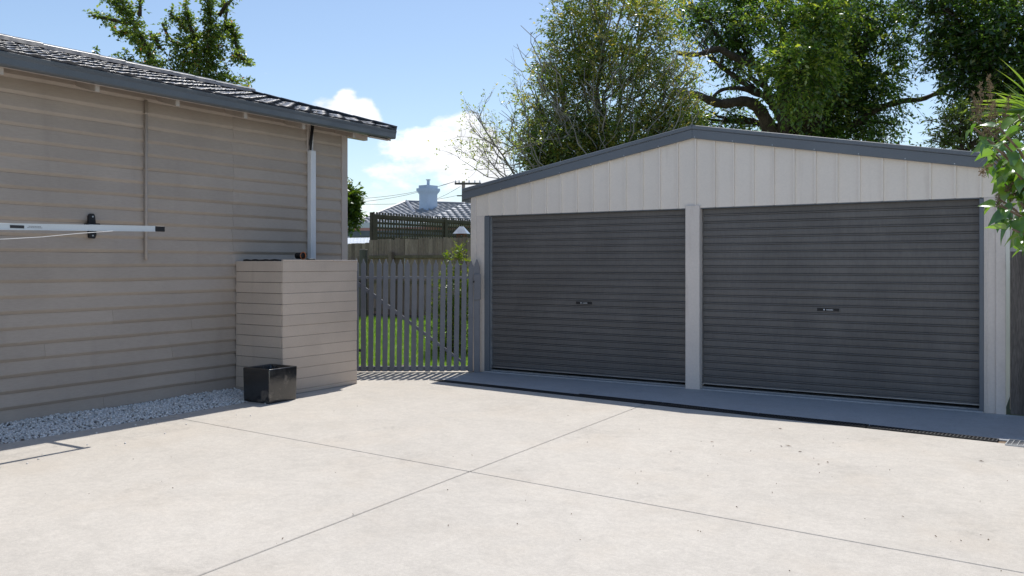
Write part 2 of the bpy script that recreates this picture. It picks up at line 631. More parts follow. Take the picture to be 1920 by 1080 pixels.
lv = MB()
rows = [9.2, 10.6, 12, 13.2, 14.4, 15.6, 16.5]
for k_, y_ in enumerate(rows):
    lv.v += [(-26, y_, LZ(y_)), (-7.05 if y_ > 9.9 else -8.35, y_, LZ(y_))]
for k_ in range(len(rows) - 1):
    lv.f.append((k_ * 2, k_ * 2 + 1, k_ * 2 + 3, k_ * 2 + 2))
lawn = lv.build('lawn', 'lawn_soil')
tag(lawn, kind='structure')
edging = MB().prism([(-8.38, 8.95), (-6.95, 10.0), (-7.1, 10.28), (-8.8, 9.22)], 'z', -.1, -.004).build('path', 'concrete', bevel=.004)
tag(edging, kind='structure')
bed = MB().prism([(-26, 15.75), (-6.0, 15.75), (-6.0, 16.6), (-26, 16.6)], 'z', -.12, .24).build('garden_bed', 'soil')
tag(bed, kind='structure')
n = 42000
gx = rng.uniform(-15.5, -7.15, n)
gy = rng.uniform(9.5, 15.75, n)
keep = (gy > 9.35 + (gx + 8.7) * .72 + .05) & (gy > 9.4) & (gx < -7.12)
gx, gy = gx[keep], gy[keep]
n = len(gx)
base = np.stack([gx, gy, -.02 + .22 * np.clip((gy - 10.6) / 5.0, 0, 1)], 1)
ang = rng.uniform(0, 2 * np.pi, n)
hgt = rng.uniform(.035, .085, n)
lean = rng.normal(0, .025, (n, 2))
sd = np.stack([np.cos(ang), np.sin(ang), np.zeros(n)], 1) * .006
tip = base + np.stack([lean[:, 0], lean[:, 1], hgt], 1)
V = np.stack([base - sd, base + sd, tip], 1)
gr = put('grass', quads('grass', V, rng.normal(.5, .25, n), 'grass', 3))
tag(gr, 'bright mown grass of the back lawn seen between the gate pickets', 'grass', kind='stuff')

# ------------------------------------------------------------------ weatherboard house
HX = -8.20           # wall plane
HY1 = 8.62           # gable end
house = empty('weatherboard_house', (HX, 5.0, 0))
tag(house, 'taupe weatherboard house with charcoal tiled roof and dark gutter', 'house')
HO = Vector((HX, 5.0, 0))


def hput(mb, name, mat, bevel=0, smooth=False, parent=None, segs=1):
    mb.v = [tuple(Vector(p) - HO) for p in mb.v]
    return mb.build(name, mat, parent or house, bevel=bevel, smooth=smooth, segs=segs)


core = MB().box(-13.2, HX - .002, -2.0, HY1 - .01, -.1, 3.32)
core.prism([(HX - .002, 3.32), (-10.72, 4.10), (-13.2, 3.32)], 'y', -1.99, HY1 - .012)
hput(core, 'wall', 'soffit')

PITCH = .147
z_first = 1.47 - 10 * PITCH


def board(y0, y1, z, h, wob=.0016, chip=0):
    """rusticated weatherboard: flat face, splayed lower edge"""
    prof = [(.000, h - .0012), (.004, h - .0012), (.026, .033), (.025, .028), (.0055, .0008), (.000, .0008)]
    ns = max(2, int((y1 - y0) / .35))
    vs, fs = [], []
    k = len(prof)
    ph = random.uniform(0, 9)
    for i in range(ns + 1):
        y = y0 + (y1 - y0) * i / ns
        dz = wob * (math.sin(y * 2.1 + ph) + .6 * math.sin(y * 5.3 + ph * 2))
        dx = .0012 * math.sin(y * 3.1 + ph * 3)
        ch = chip * max(0, math.sin((y - 5.3) * 3.6) + .4 * math.sin(y * 17)) if chip and y > 4.9 else 0
        for j, (a, b) in enumerate(prof):
            low = 1 if j >= 2 else 0
            vs.append((HX + a + dx + (ch * .25 if j in (2, 3) else 0), y, z + b + dz + (ch * low)))
    for i in range(ns):
        for j in range(k):
            j2 = (j + 1) % k
            fs.append((i * k + j, i * k + j2, (i + 1) * k + j2, (i + 1) * k + j))
    fs.append(tuple(range(k)))
    fs.append(tuple(ns * k + j for j in range(k))[::-1])
    return MB().add(vs, fs)


for r in range(23):
    z = z_first + r * PITCH
    h = PITCH if r < 22 else .10
    cuts = [-1.9]
    if r >= 7:
        cuts.append(6.72 + random.uniform(-.012, .012))
    else:
        cuts.append([5.1, 6.2, 3.4, 5.9, 4.5, 6.15, 5.2][r])
    if r % 3 == 1:
        cuts.append(3.1 if r >= 7 else 1.2)
    cuts.append(HY1 - .09)
    cuts = sorted(cuts)
    for a, b in zip(cuts[:-1], cuts[1:]):
        hput(board(a + .0012, b - .0012, z, h, .0022, .004 if r in (1, 2) else 0), 'weatherboard', 'house_paint')
hput(MB().box(HX, HX + .032, HY1 - .088, HY1 + .02, 0, 3.36), 'corner_board', 'trim_paint', .004)
hput(MB().box(HX - 4.9, HX + .0, HY1 + .0, HY1 + .012, 0, 3.36), 'gable_wall', 'house_paint')

# eaves: rafters, soffit lining, fascia, gutter
EX, EZ = -7.735, 3.345
TANP = .276
PA = math.atan(TANP)


def roof_z(x):
    return EZ + (EX - x) * TANP


for y in [3.93 - .9 * k for k in range(1, 6)][::-1] + [3.93 + .9 * k for k in range(6)]:
    poly = [(-7.86, 3.172), (-7.86, roof_z(-7.86) - .035), (-8.35, roof_z(-8.35) - .035), (-8.35, 3.172 + .49 * TANP)]
    rf = hput(MB().prism(poly, 'y', y - .024, y + .024), 'rafter_tail', 'soffit', .003)
    hput(MB().prism([(-7.8585, 3.174), (-7.8585, 3.26), (-7.853, 3.26), (-7.853, 3.174)], 'y', y - .022, y + .022), 'rafter_end', 'rafter_end')
sof = MB().prism([(-7.80, roof_z(-7.80) - .034), (-7.80, roof_z(-7.80) - .020), (-10.70, roof_z(-10.70) - .020), (-10.70, roof_z(-10.7) - .034)], 'y', -2, 9.04)
sof.prism([(-13.6, roof_z(-7.80) - .034), (-13.6, roof_z(-7.80) - .020), (-10.70, roof_z(-10.70) - .020), (-10.70, roof_z(-10.7) - .034)], 'y', -2, 9.04)
roof = hput(sof, 'roof', 'soffit')
hput(MB().box(-7.850, -7.828, -2, 9.03, 3.235, 3.335), 'fascia', 'trim_paint', .002)
# gable overhang: barge board, outrigger
hput(MB().prism([(-7.76, 3.20), (-7.76, 3.31), (-10.70, 3.31 + 2.94 * TANP), (-10.70, 3.20 + 2.94 * TANP)], 'y', 9.035, 9.062), 'barge_board', 'trim_paint', .002)
hput(MB().box(-8.24, -8.16, 8.64, 9.034, 3.235, 3.325), 'outrigger', 'trim_paint', .003)
hput(MB().prism([(-8.16, 3.315), (-7.79, 3.200), (-7.79, 3.225), (-8.16, 3.335)], 'y', 8.66, 9.03), 'eave_lining', 'trim_paint')
gp = [(-7.828, 3.238), (-7.730, 3.232), (-7.717, 3.245), (-7.713, 3.300), (-7.704, 3.325), (-7.700, 3.345), (-7.708, 3.350), (-7.716, 3.330), (-7.724, 3.250), (-7.82, 3.252), (-7.824, 3.345), (-7.828, 3.345)]
gut = hput(MB().prism(gp, 'y', -2, 9.115), 'gutter', 'gutter_paint')
hput(MB().prism([(-7.826, 3.240), (-7.732, 3.234), (-7.714, 3.300), (-7.702, 3.343), (-7.826, 3.343)], 'y', 9.1155, 9.119), 'gutter_end', 'gutter_paint', parent=gut)

# roof tiles
TW, TL, COURSE = .300, .385, .318


def tile_mesh():
    nu = 16
    vs, fs = [], []

    def wave(u):
        # two shallow rolls per tile with a flat pan
        return .013 * (1 - math.cos(2 * math.pi * u)) * .5 + .005 * math.sin(4 * math.pi * u + .6)
    for v in (0, .04, .5, 1.0):
        for i in range(nu + 1):
            u = i / nu
            zz = wave(u) + .034 * (1 - v) - (.004 if v == 0 else 0)
            vs.append((u * (TW + .008), v * TL, zz))
    for r_ in range(3):
        for i in range(nu):
            a = r_ * (nu + 1) + i
            fs.append((a, a + 1, a + nu + 2, a + nu + 1))
    b0 = len(vs)
    for i in range(nu + 1):
        u = i / nu
        vs.append((u * (TW + .008), .006, wave(u) + .002))
    for i in range(nu):
        fs.append((b0 + i, b0 + i + 1, i + 1, i))
    mb = MB().add(vs, fs)
    me = mb.mesh('roof_tile', 'tile_glaze', smooth=False)
    me.polygons.foreach_set('use_smooth', [i < 3 * nu for i in range(len(me.polygons))])
    return me


tm = tile_mesh()
# normals of an open sheet: make them face out
if sum(p.normal.z for p in tm.polygons) < 0:
    tm.flip_normals()
c_, s_ = math.cos(PA), math.sin(PA)
for r in range(10):
    for k in range(26):
        y = 9.10 - TW * (k + 1)
        up = r * COURSE
        px_ = EX + .02 - up * c_
        pz_ = EZ - .008 + up * s_
        if EX - px_ > 2.98:
            continue
        jit = random.gauss(0, .002)
        M = Matrix(((0, -c_, s_, px_ - HO.x + random.gauss(0, .004)), (1, 0, 0, y - HO.y + random.gauss(0, .002)), (0, s_, c_, pz_ - HO.z + jit), (0, 0, 0, 1)))
        M = M @ Matrix.Rotation(random.gauss(0, .005), 4, 'Y') @ Matrix.Rotation(random.gauss(0, .006), 4, 'X')
        o = put('roof_tile', tm, None, roof, M)
# ridge caps and verge caps
cap = MB()
cp = [(-.12, -.055), (-.085, .01), (0, .045), (.085, .01), (.12, -.055), (.07, -.02), (0, .02), (-.07, -.02)]
cap.prism(cp, 'y', 0, .40)
cm = cap.mesh('ridge_cap', 'tile_glaze', bevel=.004)
RX = -10.70
for k in range(20):
    y = 9.12 - .37 * (k + 1)
    put('ridge_cap', cm, None, roof, Matrix.Translation((RX - HO.x, y - HO.y, roof_z(RX) + .065 + random.gauss(0, .003))) @ Matrix.Rotation(.02, 4, 'X'))
vm = MB().prism([(-.05, -.06), (-.05, .052), (.035, .052), (.035, .03), (-.02, .03), (-.02, -.06)], 'x', 0, .40).mesh('verge_cap', 'tile_glaze', bevel=.003)
for k in range(8):
    up = k * .385
    M = Matrix.Translation((EX + .01 - up * c_ - HO.x, 9.095 - HO.y, EZ + .02 + up * s_ - HO.z)) @ Matrix.Rotation(math.pi + 0, 4, 'Z') @ Matrix.Rotation(-PA - .015, 4, 'Y')
    put('verge_cap', vm, None, roof, M)

# conduit, duct with pipes
cond = MB().tube([(HX + .045, 5.56, 1.54), (HX + .045, 5.56, 1.58), (HX + .045, 5.56, 3.24)], [.013, .0155, .0155], 10)
hput(cond, 'conduit', 'house_paint', smooth=True)
for zc in (1.75, 2.5, 3.1):
    hput(MB().box(HX + .02, HX + .064, 5.54, 5.58, zc - .008, zc + .008), 'pipe_saddle', 'house_paint', .002)
duct = hput(MB().box(HX + .024, HX + .096, 7.895, 7.985, 1.56, 2.97), 'duct_cover', 'white_pvc', .006)
hput(MB().box(HX + .022, HX + .030, 7.885, 7.985, 2.96, 3.31), 'duct_base', 'trim_paint', .002)
hput(MB().tube([(HX + .055, 7.925, 2.9), (HX + .055, 7.925, 3.05), (HX + .07, 7.95, 3.30)], .020, 10), 'insulated_pipe', 'black_rubber', smooth=True)
hput(MB().tube([(HX + .05, 7.965, 2.9), (HX + .05, 7.965, 3.1), (HX + .055, 7.972, 3.32)], .009, 8), 'drain_pipe', 'white_pvc', smooth=True)

# ------------------------------------------------------------------ clad utility box beside the house
bx0, bx1, by0, by1, bh = -8.175, -7.385, 6.755, 7.975, 1.535
box = empty('utility_enclosure', (-7.8, 7.35, 0))
tag(box, 'taupe board clad utility box standing against the house beside the gate', 'enclosure')
BO = Vector((-7.8, 7.35, 0))


def bput(mb, name, mat, bevel=0, smooth=False):
    mb.v = [tuple(Vector(p) - BO) for p in mb.v]
    return mb.build(name, mat, box, bevel=bevel, smooth=smooth)


bput(MB().box(bx0, bx1 - .016, by0 + .016, by1 - .016, .0, bh - .03), 'frame', 'dark_core')
bput(MB().box(bx0, bx1 - .014, by0 + .014, by1 - .014, bh - .03, bh - .012), 'top', 'black_rubber')
NB = 13
hb = (bh - .01) / 12.3
for k in range(NB):
    z0 = bh - (k + 1) * hb + .0025
    z1 = bh - k * hb
    z0 = max(z0, .004)
    if z1 - z0 < .015:
        continue
    j = random.gauss(0, .0015)
    bput(MB().box(bx1 - .016, bx1 + j, by0 + .003, by1 + random.gauss(0, .003), z0, z1), 'front_board', 'box_paint', .0025)
    j2 = random.gauss(0, .0012)
    bput(MB().box(bx0 + .002, bx1 - .018 + random.gauss(0, .002), by0 + j2, by0 + .016, z0 + .001, z1 - .001), 'side_board', 'box_paint', .0025)
bput(MB().box(bx1 - .03, bx1 + .006, by0 + .01, by1 - .42, bh + .001, bh + .012), 'capping', 'box_paint', .002)
bput(MB().box(bx1 - .05, bx1 + .012, by1 - .42, by1 + .004, bh - .004 + .001, bh + .014), 'capping', 'trim_paint', .002)
# things left on top
tor = MB()
ring = [Vector((-7.44, 7.12 + .042 * math.cos(a), bh + .062 + .042 * math.sin(a))) for a in np.linspace(0, 2 * math.pi, 25)]
hose = empty('hose_coupling', (-7.44, 7.12, bh + .014))
tag(hose, 'small orange rimmed hose coupling lying on the utility box', 'hose fitting')
for p in ring:
    p -= Vector((-7.44, 7.12, bh + .014))
MB().tube(ring, .006, 8, False).build('rim', 'copper', hose, smooth=True)
MB().tube([(-.10, 0, .048), (-.002, 0, .048)], .037, 16).build('barrel', 'black_rubber', hose, smooth=True)
cap_ = empty('pipe_cap', (-7.46, 7.26, bh + .006))
tag(cap_, 'flat grey cap lying beside the hose coupling on the utility box', 'cap')
MB().tube([(0, 0, .0), (0, 0, .018)], .05, 18).build('base', 'black_rubber', cap_)
MB().tube([(0, 0, .018), (0, 0, .026)], .052, 18).build('lid', 'galv', cap_)
sh = MB()
pts = [(bx0 + .08 + .62 * i / 14, by0 + .05 + .012 * math.sin(i), bh + .008 + .004 * math.sin(i * 1.7)) for i in range(15)]
sh.tube(pts, .011, 8)
tag(sh.build('black_hose', 'black_rubber', smooth=True), 'length of black hose along the side edge of the utility box top', 'hose')

# ------------------------------------------------------------------ planter
pl = MB()
s0, s1, hp = .198, .205, .372
out_b = [(-s0, -s0), (s0, -s0), (s0, s0), (-s0, s0)]
out_t = [(-s1, -s1), (s1, -s1), (s1, s1), (-s1, s1)]
si = s1 - .028
in_t = [(-si, -si), (si, -si), (si, si), (-si, si)]
sb = s0 - .03
in_b = [(-sb, -sb), (sb, -sb), (sb, sb), (-sb, sb)]
vs = [(x, y, 0) for x, y in out_b] + [(x, y, hp) for x, y in out_t] + [(x, y, hp) for x, y in in_t] + [(x, y, .05) for x, y in in_b]
fs = [(3, 2, 1, 0)]
for i in range(4):
    j = (i + 1) % 4
    fs += [(i, j, 4 + j, 4 + i), (4 + i, 4 + j, 8 + j, 8 + i), (8 + i, 8 + j, 12 + j, 12 + i)]
fs.append((12, 13, 14, 15))
planter = empty('planter_pot', (-7.29, 6.49, 0.0), R(1.5))
tag(planter, 'square glazed black planter pot standing at the corner of the utility box', 'planter')
pl.add(vs, fs).build('pot', 'glaze_black', planter, bevel=.012, segs=3, smooth=True)
MB().prism([(-sb + .004, -sb + .004), (sb - .004, -sb + .004), (sb - .004, sb - .004), (-sb + .004, sb - .004)], 'z', .06, .25).build('soil', 'soil', planter)

# ------------------------------------------------------------------ white gravel strip
gravel_bed = MB().prism([(-8.22, -2), (-7.405, -2), (-7.405, 6.75), (-8.22, 6.75)], 'z', -.1, -.03).build('gravel_bed', 'soil')
tag(gravel_bed, kind='structure')
ico = bmesh.new()
bmesh.ops.create_icosphere(ico, subdivisions=1, radius=1)
iv = np.array([v.co[:] for v in ico.verts])
itri = np.array([[v.index for v in f.verts] for f in ico.faces])
ico.free()
ns = 15500
gx = rng.uniform(-8.20, -7.405, ns)
gy = rng.uniform(1.2, 6.72, ns)
heap = np.interp(gx, [-8.2, -8.0, -7.6, -7.405], [.022, .014, .0, -.018]) + .008 * np.sin(gy * 3.2) * np.sin(gx * 9)
gz = heap + rng.uniform(-.014, .014, ns)
# a few stones kicked onto the slab
ex = 26
gx[:ex] = rng.uniform(-7.38, -6.5, ex)
gy[:ex] = rng.uniform(3.2, 6.3, ex)
gz[:ex] = .004
rad = rng.uniform(.0085, .0175, (ns, 1)) * np.where(np.arange(ns)[:, None] < ex, .6, 1)
sq = rng.uniform(.65, 1.25, (ns, 1, 3)) * np.array([1, 1, .8])
jitv = 1 + rng.normal(0, .16, (ns, 12, 1))
th = rng.uniform(0, 6.28, ns)
verts = iv[None] * jitv * sq
ct, st = np.cos(th)[:, None], np.sin(th)[:, None]
xx = verts[..., 0] * ct - verts[..., 1] * st
yy = verts[..., 0] * st + verts[..., 1] * ct
verts = np.stack([xx, yy, verts[..., 2]], -1) * rad[:, None, :]
verts += np.stack([gx, gy, gz], 1)[:, None, :]
tri = (itri[None] + (np.arange(ns) * 12)[:, None, None]).reshape(-1, 3)
me = bpy.data.meshes.new('gravel')
me.vertices.add(ns * 12)
me.vertices.foreach_set('co', verts.astype(np.float32).ravel())
me.loops.add(len(tri) * 3)
me.loops.foreach_set('vertex_index', tri.astype(np.int32).ravel())
me.polygons.add(len(tri))
me.polygons.foreach_set('loop_start', np.arange(0, len(tri) * 3, 3, dtype=np.int32))
me.update(calc_edges=True)
me.materials.append(MATS['stone'])
tag(put('gravel', me), 'white crushed gravel strip along the foot of the house wall', 'gravel', kind='stuff')

# ------------------------------------------------------------------ fold-down clothes line
CX, CZ = -6.985, 1.824
cl = empty('clothes_line', (HX, 4.96, 0))
tag(cl, 'fold down aluminium clothes line fixed to the weatherboard wall', 'clothes line')
CO = Vector((HX, 4.96, 0))


def cput(mb, name, mat, bevel=0, smooth=False, parent=None):
    mb.v = [tuple(Vector(p) - CO) for p in mb.v]
    return mb.build(name, mat, parent or cl, bevel=bevel, smooth=smooth)


def barz(y):
    return CZ - .022 * (4.85 - y)


fb = MB()
for dz0, dz1, dx in ((-.026, -.019, .004), (-.019, .019, 0), (.019, .026, .004)):
    vs = []
    for y in (1.6, 4.845):
        z = barz(y) - .022 * 0
        for x in (CX - .016 - dx * .3, CX + .016 + dx):
            for zz in (z + dz0, z + dz1):
                vs.append((x, y, zz))
    fb.add(vs, [(0, 1, 3, 2), (4, 6, 7, 5), (0, 4, 5, 1), (2, 3, 7, 6), (0, 2, 6, 4), (1, 5, 7, 3)])
bar = cput(fb, 'front_bar', 'alu', 0)
cput(MB().box(CX - .018, CX + .021, 4.846, 4.945, barz(4.9) - .026, barz(4.9) + .026), 'end_cap', 'black_rubber', .004)
cput(MB().box(CX + .0165, CX + .0185, 3.555, 3.665, barz(3.6) - .012, barz(3.6) + .012), 'label', 'label_ink', parent=None)
ink = MB()
for row, (a, b) in enumerate(((3.70, 3.80), (3.69, 3.81))):
    y = a
    while y < b:
        wd = random.uniform(.006, .016)
        z = barz(3.75) + .004 - row * .010
        ink.box(CX + .0165, CX + .0175, y, min(b, y + wd), z - .0028, z + .0028)
        y += wd + .003
cput(ink, 'print', 'label_grey')
arm = cput(MB().prism([(HX + .10, 1.865), (HX + .10, 1.895), (CX - .02, barz(4.85) + .018), (CX - .02, barz(4.85) - .018)], 'y', 4.872, 4.912), 'arm', 'alu', .003)
brk = MB()
brk.prism([(4.925, 1.76), (4.985, 1.755), (5.000, 1.79), (4.998, 1.87), (4.985, 1.98), (4.975, 2.005), (4.935, 2.005), (4.92, 1.98), (4.915, 1.87)], 'x', HX + .021, HX + .060)
cput(brk, 'wall_bracket', 'black_rubber', .006)
cput(MB().box(HX + .055, HX + .14, 4.865, 4.99, 1.855, 1.905), 'pivot', 'black_rubber', .006)
for zc in (1.785, 1.975):
    cput(MB().tube([(HX + .06, 4.955, zc), (HX + .066, 4.955, zc)], .008, 10), 'screw', 'galv')
for k in range(5):
    x = HX + .28 + k * .17
    z = 1.865 - (x - HX) * .025
    cput(MB().tube([(x, 1.6, z), (x, 3.2, z - .012), (x, 4.88, z)], .0022, 5), 'line_cord', 'cord')
lc = [(CX + .03, 4.42, barz(4.42) - .026), (CX + .035, 4.1, 1.757), (CX + .04, 3.8, 1.720), (CX + .04, 3.5, 1.695), (CX + .04, 3.1, 1.675), (CX + .04, 2.3, 1.69), (CX + .03, 1.7, barz(1.7) - .02)]
cput(MB().tube(lc, .0028, 6), 'loose_cord', 'cord', smooth=True)
cput(MB().prism([(HX + .10, 1.865), (HX + .10, 1.895), (CX - .02, barz(1.62) + .018), (CX - .02, barz(1.62) - .018)], 'y', 1.56, 1.60), 'arm', 'alu', .003)
cput(MB().box(HX + .021, HX + .14, 1.54, 1.62, 1.76, 2.0), 'wall_bracket', 'black_rubber', .01)

# ------------------------------------------------------------------ steel garage
GX0, GX1, GY, GYB = -6.925, -.418, 9.81, 15.8
OP = [(-6.70, -3.757), (-3.58, -.61)]         # door openings
HEAD = 2.172
AX, AZ = -3.665, 3.10                         # ridge of the wall sheet line
GSL = .178


def gz_(x):
    return AZ - abs(x - AX) * GSL


gar = empty('steel_garage', (AX, GY, 0))
tag(gar, 'cream steel double garage with low gable and two charcoal roller doors', 'garage')
GO = Vector((AX, GY, 0))


def gput(mb, name, mat, bevel=0, smooth=False, parent=None):
    mb.v = [tuple(Vector(p) - GO) for p in mb.v]
    return mb.build(name, mat, parent or gar, bevel=bevel, smooth=smooth)


# shell behind the cladding
sh = MB()
sh.box(GX0 + .02, GX0 + .05, GY + .05, GYB, 0, gz_(GX0) - .05)
sh.box(GX1 - .05, GX1 - .02, GY + .05, GYB, 0, gz_(GX1) - .05)
sh.prism([(GX0 + .02, 0), (GX1 - .02, 0), (GX1 - .02, gz_(GX1) - .05), (AX, AZ - .05), (GX0 + .02, gz_(GX0) - .05)], 'y', GYB - .03, GYB)
gput(sh, 'wall', 'cream_steel_post')
gput(MB().box(GX0 + .06, GX1 - .06, GY + .06, GYB - .06, -.05, .03), 'floor', 'apron_concrete')
gput(MB().box(OP[0][0], OP[0][1], GY - .035, GY + .058, -.02, .016), 'threshold', 'apron_concrete', .006)
gput(MB().box(OP[1][0], OP[1][1], GY - .035, GY + .058, -.02, .016), 'threshold', 'apron_concrete', .006)
# gable cladding: one pan and rib at a time
RIBP = .2305
x = -3.645 - RIBP * 14
edges = []
while x < GX1 + .05:
    edges.append(x)
    x += RIBP
for a in edges:
    x0, x1 = max(a, GX0 + .086), min(a + RIBP, GX1 - .086)
    if x1 - x0 < .02:
        continue
    mb = MB()
    prof = [(0, 0)]
    rib = [(.000, 0), (.002, -.022), (.020, -.022), (.022, 0)]
    pts = [(x0 + dx, dy) for dx, dy in rib if x0 + dx < x1] if a >= GX0 + .086 else [(x0, 0)]
    pts.append((min(x1, x0 + .1), .0008))
    pts.append((x1, 0))
    pts = sorted(set(pts), key=lambda p: p[0])
    vs, fs = [], []
    for (xx, yy) in pts:
        vs += [(xx, GY + yy, HEAD), (xx, GY + yy, gz_(xx) - .02), (xx, GY + yy + .003, HEAD), (xx, GY + yy + .003, gz_(xx) - .02)]
    for i in range(len(pts) - 1):
        q = i * 4
        fs += [(q, q + 4, q + 5, q + 1), (q + 2, q + 3, q + 7, q + 6), (q, q + 2, q + 6, q + 4), (q + 1, q + 5, q + 7, q + 3)]
    fs += [(0, 1, 3, 2), tuple(len(vs) - 4 + i for i in (0, 2, 3, 1))]
    gput(mb.add(vs, fs), 'wall_sheet', 'cream_steel')
# corner flashings, side strips, centre post
for (x0, x1, y0) in ((GX0, GX0 + .088, GY - .022), (GX1 - .088, GX1, GY - .022)):
    gput(MB().box(x0, x1, y0, GY + .06, .0, gz_((x0 + x1) / 2) - .03), 'corner_flashing', 'cream_steel_post', .004)
gput(MB().box(GX0 + .088, OP[0][0] - .0, GY - .004, GY + .05, 0, HEAD - .001), 'jamb_sheet', 'cream_steel_post', .002)
gput(MB().box(OP[1][1], GX1 - .088, GY - .004, GY + .05, 0, HEAD - .001), 'jamb_sheet', 'cream_steel_post', .002)
gput(MB().box(OP[1][1] + .022, OP[1][1] + .036, GY - .012, GY - .004, 0, HEAD - .001), 'jamb_rib', 'cream_steel_post', .002)
post = gput(MB().box(OP[0][1], OP[1][0], GY - .035, GY + .12, 0, HEAD + .03), 'centre_post', 'cream_steel_post', .004)
gput(MB().box(GX0 + .09, GX1 - .09, GY + .005, GY + .05, HEAD - .012, HEAD + .16), 'door_header', 'charcoal_steel', .002)
# roller doors
DY = GY + .062


def slat_mesh(x0, x1):
    P = [(.0, .0), (.030, -.0012), (.0560, 0), (.0565, .020), (.0612, .020), (.0617, -.001), (.0690, -.0035), (.0764, -.001), (.0769, .020), (.0818, .020), (.0823, 0), (.0872, 0)]
    vs, fs = [], []
    k = len(P)
    for xx in (x0, x1):
        for z, y in P:
            vs.append((xx, y, z))
    for i in range(k - 1):
        fs.append((i, k + i, k + i + 1, i + 1))
    return MB().add(vs, fs).mesh('slat', 'door_steel')


for (ox0, ox1), dx0, dx1, hx in ((OP[0], -6.612, -3.765, -5.175), (OP[1], -3.572, -.652, -2.128)):
    door = gput(MB().box(dx0, dx1, DY + .024, DY + .030, .10, HEAD - .01), 'roller_door', 'door_steel')
    sm = slat_mesh(dx0 - GO.x, dx1 - GO.x)
    k = 0
    z = .092
    while z < HEAD - .02:
        put('slat', sm, None, door, Matrix.Translation((0, DY - GO.y + random.gauss(0, .0011), z)))
        z += .0874
    gput(MB().box(dx0, dx1, DY - .022, DY + .022, .064, .091), 'bottom_rail', 'door_steel', .003, parent=door)
    gput(MB().box(dx0, dx1, DY - .026, DY - .0222, .066, .074), 'rail_edge', 'door_rail', 0, parent=door)
    # lock plate
    zl = .092 + .0874 * 10 + .006
    gput(MB().box(hx - .130, hx + .130, DY - .0065, DY - .0005, zl - .003, zl + .046), 'lock_surround', 'door_steel', .0015, parent=door)
    gput(MB().box(hx - .118, hx + .118, DY - .0095, DY - .0066, zl + .004, zl + .038), 'lock_plate', 'black_rubber', .001, parent=door)
    mk_ = MB().tube([(hx - .042, DY - .0115, zl + .021), (hx - .042, DY - .0097, zl + .021)], .0085, 12)
    xx = hx - .018
    while xx < hx + .05:
        ww = random.uniform(.004, .009)
        mk_.box(xx, xx + ww, DY - .0112, DY - .0097, zl + .015, zl + .015 + random.uniform(.007, .011))
        xx += ww + .0025
    gput(mk_, 'lock_print', 'white_pvc', parent=door)
gput(MB().box(OP[0][0], -6.622, GY - .012, GY + .075, 0.016, HEAD - .013), 'door_guide', 'charcoal_steel', .003)
gput(MB().box(-6.621, -6.612, GY + .03, GY + .07, 0.016, HEAD - .013), 'guide_edge', 'galv', .001)
gput(MB().box(-.650, OP[1][1], GY - .012, GY + .075, 0.016, HEAD - .013), 'door_guide', 'charcoal_steel', .003)
# barge flashing, in two steps each side, and roof
EXL, EXR = -7.05, -.285
for sgn, xe in ((-1, EXL), (1, EXR)):
    a, b = AX, xe

    def zz(x, d):
        return AZ - abs(x - AX) * GSL + d
    gput(MB().prism([(a, zz(a, -.095)), (a, zz(a, .012)), (b, zz(b, .012)), (b, zz(b, -.095))], 'y', GY - .052, GY - .018), 'barge_flashing', 'charcoal_steel', .004)
    gput(MB().prism([(a, zz(a, .013)), (a, zz(a, .062)), (b, zz(b, .062)), (b, zz(b, .013))], 'y', GY - .064, GY - .018), 'barge_cap', 'charcoal_steel', .006)
    gput(MB().prism([(a, zz(a, .030)), (a, zz(a, .052)), (b, zz(b, .052)), (b, zz(b, .030))], 'y', GY - .017, GYB + .05), 'roof_sheet', 'charcoal_steel', 0)
    # eave gutter seen end-on
    s = -1 if xe < AX else 1
    gput(MB().prism([(xe - s * .11, zz(xe, -.13)), (xe - s * .02, zz(xe, -.13)), (xe + s * .005, zz(xe, -.085)), (xe + s * .005, zz(xe, .0)), (xe - s * .11, zz(xe, 0))], 'y', GY - .0175, GYB), 'eave_gutter', 'charcoal_steel', .006)
gput(MB().prism([(AX - .075, AZ + .052 - .0125), (AX, AZ + .068), (AX + .075, AZ + .052 - .0125), (AX, AZ + .060)], 'y', GY - .066, GYB), 'ridge_flashing', 'charcoal_steel')
screw = MB().tube([(0, -.004, 0), (0, 0, 0)], .006, 8).mesh('screw', 'galv')
for a in edges[1:]:
    if (edges.index(a)) % 2 == 0 and GX0 + .1 < a < GX1 - .1:
        put('screw', screw, None, gar, Matrix.Translation((a + .01 - GO.x, -.0522, gz_(a) - .082)))
gput(MB().box(GX1 + .02, GX1 + .10, GY + .35, GY + .41, 0, 2.35), 'downpipe', 'cream_steel_post', .006)

# ------------------------------------------------------------------ channel drain and grated pit
dr = empty('channel_drain', (-6.72, DR(-6.72), 0))
dang = math.atan2(DR(-.4) - DR(-6.72), 6.32)
dr.rotation_euler = (0, 0, dang)
tag(dr, 'long black slotted channel drain running along the garage apron', 'drain')
MB().box(0, 6.34, -.068, .068, -.09, -.035).build('channel', 'drain_plastic', dr)
gm = MB()
LG = 1.045
gm.box(0, LG, -.066, -.052, -.022, .004).box(0, LG, .052, .066, -.022, .004).box(0, LG, -.006, .006, -.022, .003)
k = .012
while k < LG - .01:
    gm.box(k, k + .011, -.052, .052, -.018, .0025)
    k += .030
gmesh = gm.mesh('grate', 'drain_plastic')
for i in range(6):
    M = Matrix.Translation((i * 1.056, random.gauss(0, .003), .002 + [0, .002, .006, .010, .004, .007][i])) @ Matrix.Rotation([.0, .002, -.004, .006, -.005, .003][i], 4, 'Y') @ Matrix.Rotation(random.gauss(0, .002), 4, 'Z')
    put('grate', gmesh, None, dr, M)
pit = empty('grated_pit', (-.345, DR(-.2) - .03, .0))
pit.rotation_euler = (0, 0, dang)
